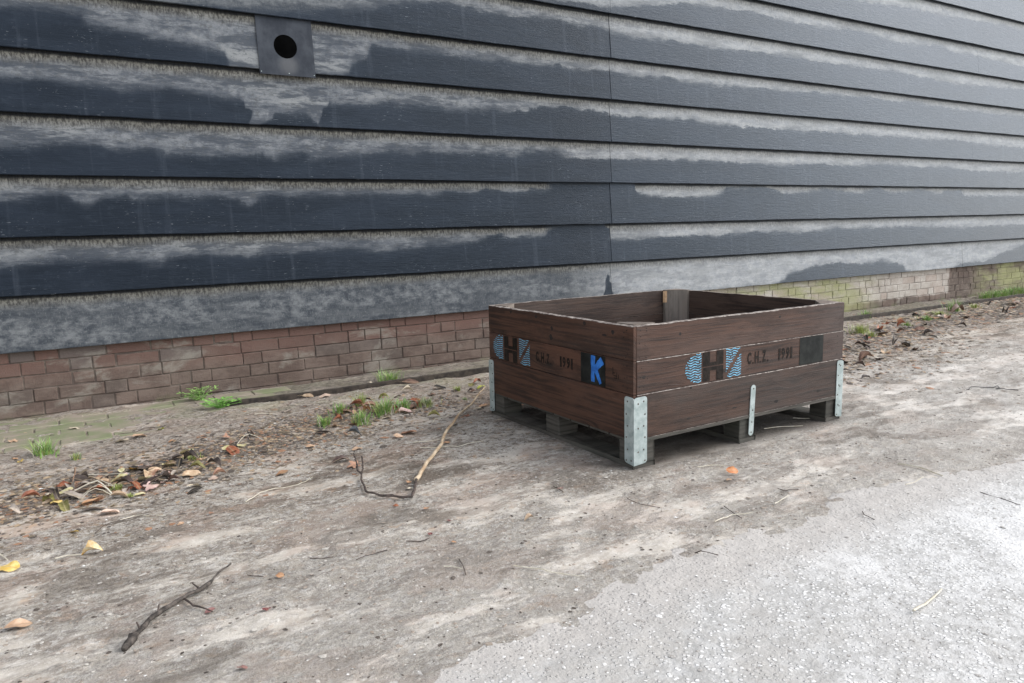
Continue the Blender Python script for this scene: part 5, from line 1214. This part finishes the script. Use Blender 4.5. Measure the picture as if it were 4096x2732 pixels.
def weed(x, y, r, seed, lab, mat, hh=0.035):
    rnd = random.Random(seed); o = empty("leafy_weed", (x, y, float(gh(x, y)))); mb = MB(); ms = MB()
    for k in range(60):
        a = rnd.uniform(0, 6.28); rr_ = r * rnd.random() ** 0.8; lx, ly, lz = rr_ * math.cos(a) * 1.5, rr_ * math.sin(a) * 0.8, hh * rnd.uniform(0.3, 1.0)
        tube(ms, [Vector((lx * 0.1, ly * 0.1, 0)), Vector((lx * 0.6, ly * 0.6, lz * 0.8)), Vector((lx, ly, lz))], [0.0009] * 3, 4)
        for q in range(3):
            b = a + (q - 1) * 1.5 + rnd.uniform(-.3, .3); s = rnd.uniform(0.007, 0.014)
            u = Vector((math.cos(b), math.sin(b), rnd.uniform(-.2, .4))); v = Vector((-math.sin(b), math.cos(b), rnd.uniform(-.3, .3)))
            c0 = Vector((lx, ly, lz)); mb.add([c0, c0 + u * s * .6 + v * s * .45, c0 + u * s * 1.3 + v * s * .25, c0 + u * s * 1.5, c0 + u * s * 1.3 - v * s * .25, c0 + u * s * .6 - v * s * .45], [(0, 1, 2, 3, 4, 5)])
    mb.build("foliage", mat, o); ms.build("stems", mat, o)
    tag(o, lab, "weed", "leafy weeds at the wall foot"); return o
weed(0.59, -0.09, 0.065, 1, "dark green leafy weed growing at the foot of the brick plinth", GRS['green'], 0.075)
weed(0.645, -0.36, 0.065, 2, "bright green feathery weed just below the darker leafy one", GRS['vivid'], 0.055)

# ================================================================ GRIT (nobody could count it)
def chips(name, N_, fn, mats, smin, smax, flat, label, cat, seed):
    rnd = random.Random(seed); mb = MB()
    base = [(1, 0, 0), (0.3, 0.95, 0), (-0.8, 0.6, 0), (-0.8, -0.6, 0), (0.3, -0.95, 0), (0, 0, 1)]
    for k in range(N_):
        x, y, z = fn(rnd); s = rnd.uniform(smin, smax) * (1 + max(0.0, x - 3.2) * 0.30) * 0.5 * (1.0 if rnd.random() > 0.04 else 1.7); a = rnd.uniform(0, 6.28); ca, sa = math.cos(a), math.sin(a); e = rnd.uniform(0.5, 1.0)
        V = []
        for (p, q, r) in base:
            p *= s * rnd.uniform(.8, 1.2); q *= s * e * rnd.uniform(.8, 1.2)
            V.append((x + p * ca - q * sa, y + p * sa + q * ca, z + (rnd.uniform(-.1, .25) * s if r == 0 else 0) + r * s * flat))
        mb.add(V, [(0, 1, 5), (1, 2, 5), (2, 3, 5), (3, 4, 5), (4, 0, 5)], mi=rnd.randrange(len(mats)))
    o = mb.build(name, mats, smooth=True); tag(o, label, cat, kind="stuff"); return o
def on_dirt(rnd):
    while True:
        x = rnd.uniform(-0.5, 5.5); y = rnd.uniform(-3.2, -0.35)
        if not (X0 - .02 < x < X1 + .02 and Y0 - .02 < y < Y1 + .02) and (x < 3.2 or rnd.random() < 0.5): break
    return x, y, float(gh(x, y))
def on_road(rnd):
    x = rnd.uniform(-0.1, 3.9) ; y = rnd.uniform(-4.1, -3.02)
    return x, y, float(rh(x, y))
def litter(rnd):
    r = rnd.random()
    if r < 0.36:
        t = rnd.random(); x = -0.4 + 1.5 * t + rnd.gauss(0, 0.1); y = -1.45 + 0.45 * t + rnd.gauss(0, 0.15)
    elif r < 0.5: x, y = rnd.gauss(1.3, 0.28), rnd.gauss(-0.95, 0.13)
    elif r < 0.88:
        x = 3.6 + 5.9 * rnd.random() ** 1.4; yc = -1.42 + 0.26 * (x - 4.0) if x < 6 else -0.82 + 0.04 * (x - 6); y = rnd.gauss(yc, 0.26)
    else:
        x = rnd.uniform(-0.5, 5.0); y = rnd.uniform(-1.9, -0.4)
    if X0 - .03 < x < X1 + .03 and Y0 - .03 < y < Y1 + .03: return litter(rnd)
    return x, y, float(gh(x, y))
chips("grit", 1300, on_dirt, [PEBB, PEBG, PEBG], 0.003, 0.009, 0.5, "small pale grit and stones scattered over the dirt", "grit", 1)
chips("road_pebbles", 5200, on_road, [PEBB, PEBB, PEBG], 0.004, 0.011, 0.38, "pale pebbles showing in the worn concrete", "pebbles", 2)
chips("leaf_crumbs", 12000, litter, [CRUMB, CRUMB, CRUMB, LM['dark'], LM['brown'], LM['dark'], LM['tan'], LM['rust'], LM['greytan']], 0.006, 0.026, 0.30, "crumbled leaf and soil bits around the litter", "leaf crumbs", 3)
SOILA = mat_simple('soil_clod_brown', (0.22, 0.18, 0.14), (0.36, 0.31, 0.26), 200, 0.9, 0.0)
SOILB = mat_simple('soil_clod_grey', (0.36, 0.33, 0.29), (0.48, 0.45, 0.40), 200, 0.9, 0.0)
chips("soil_clods", 11000, on_dirt, [SOILA, SOILB, SOILB, CRUMB, SOILA], 0.004, 0.014, 0.35, "small clods and crumbs of soil over the dirt", "soil clods", 6)
print("objects", len(bpy.data.objects))
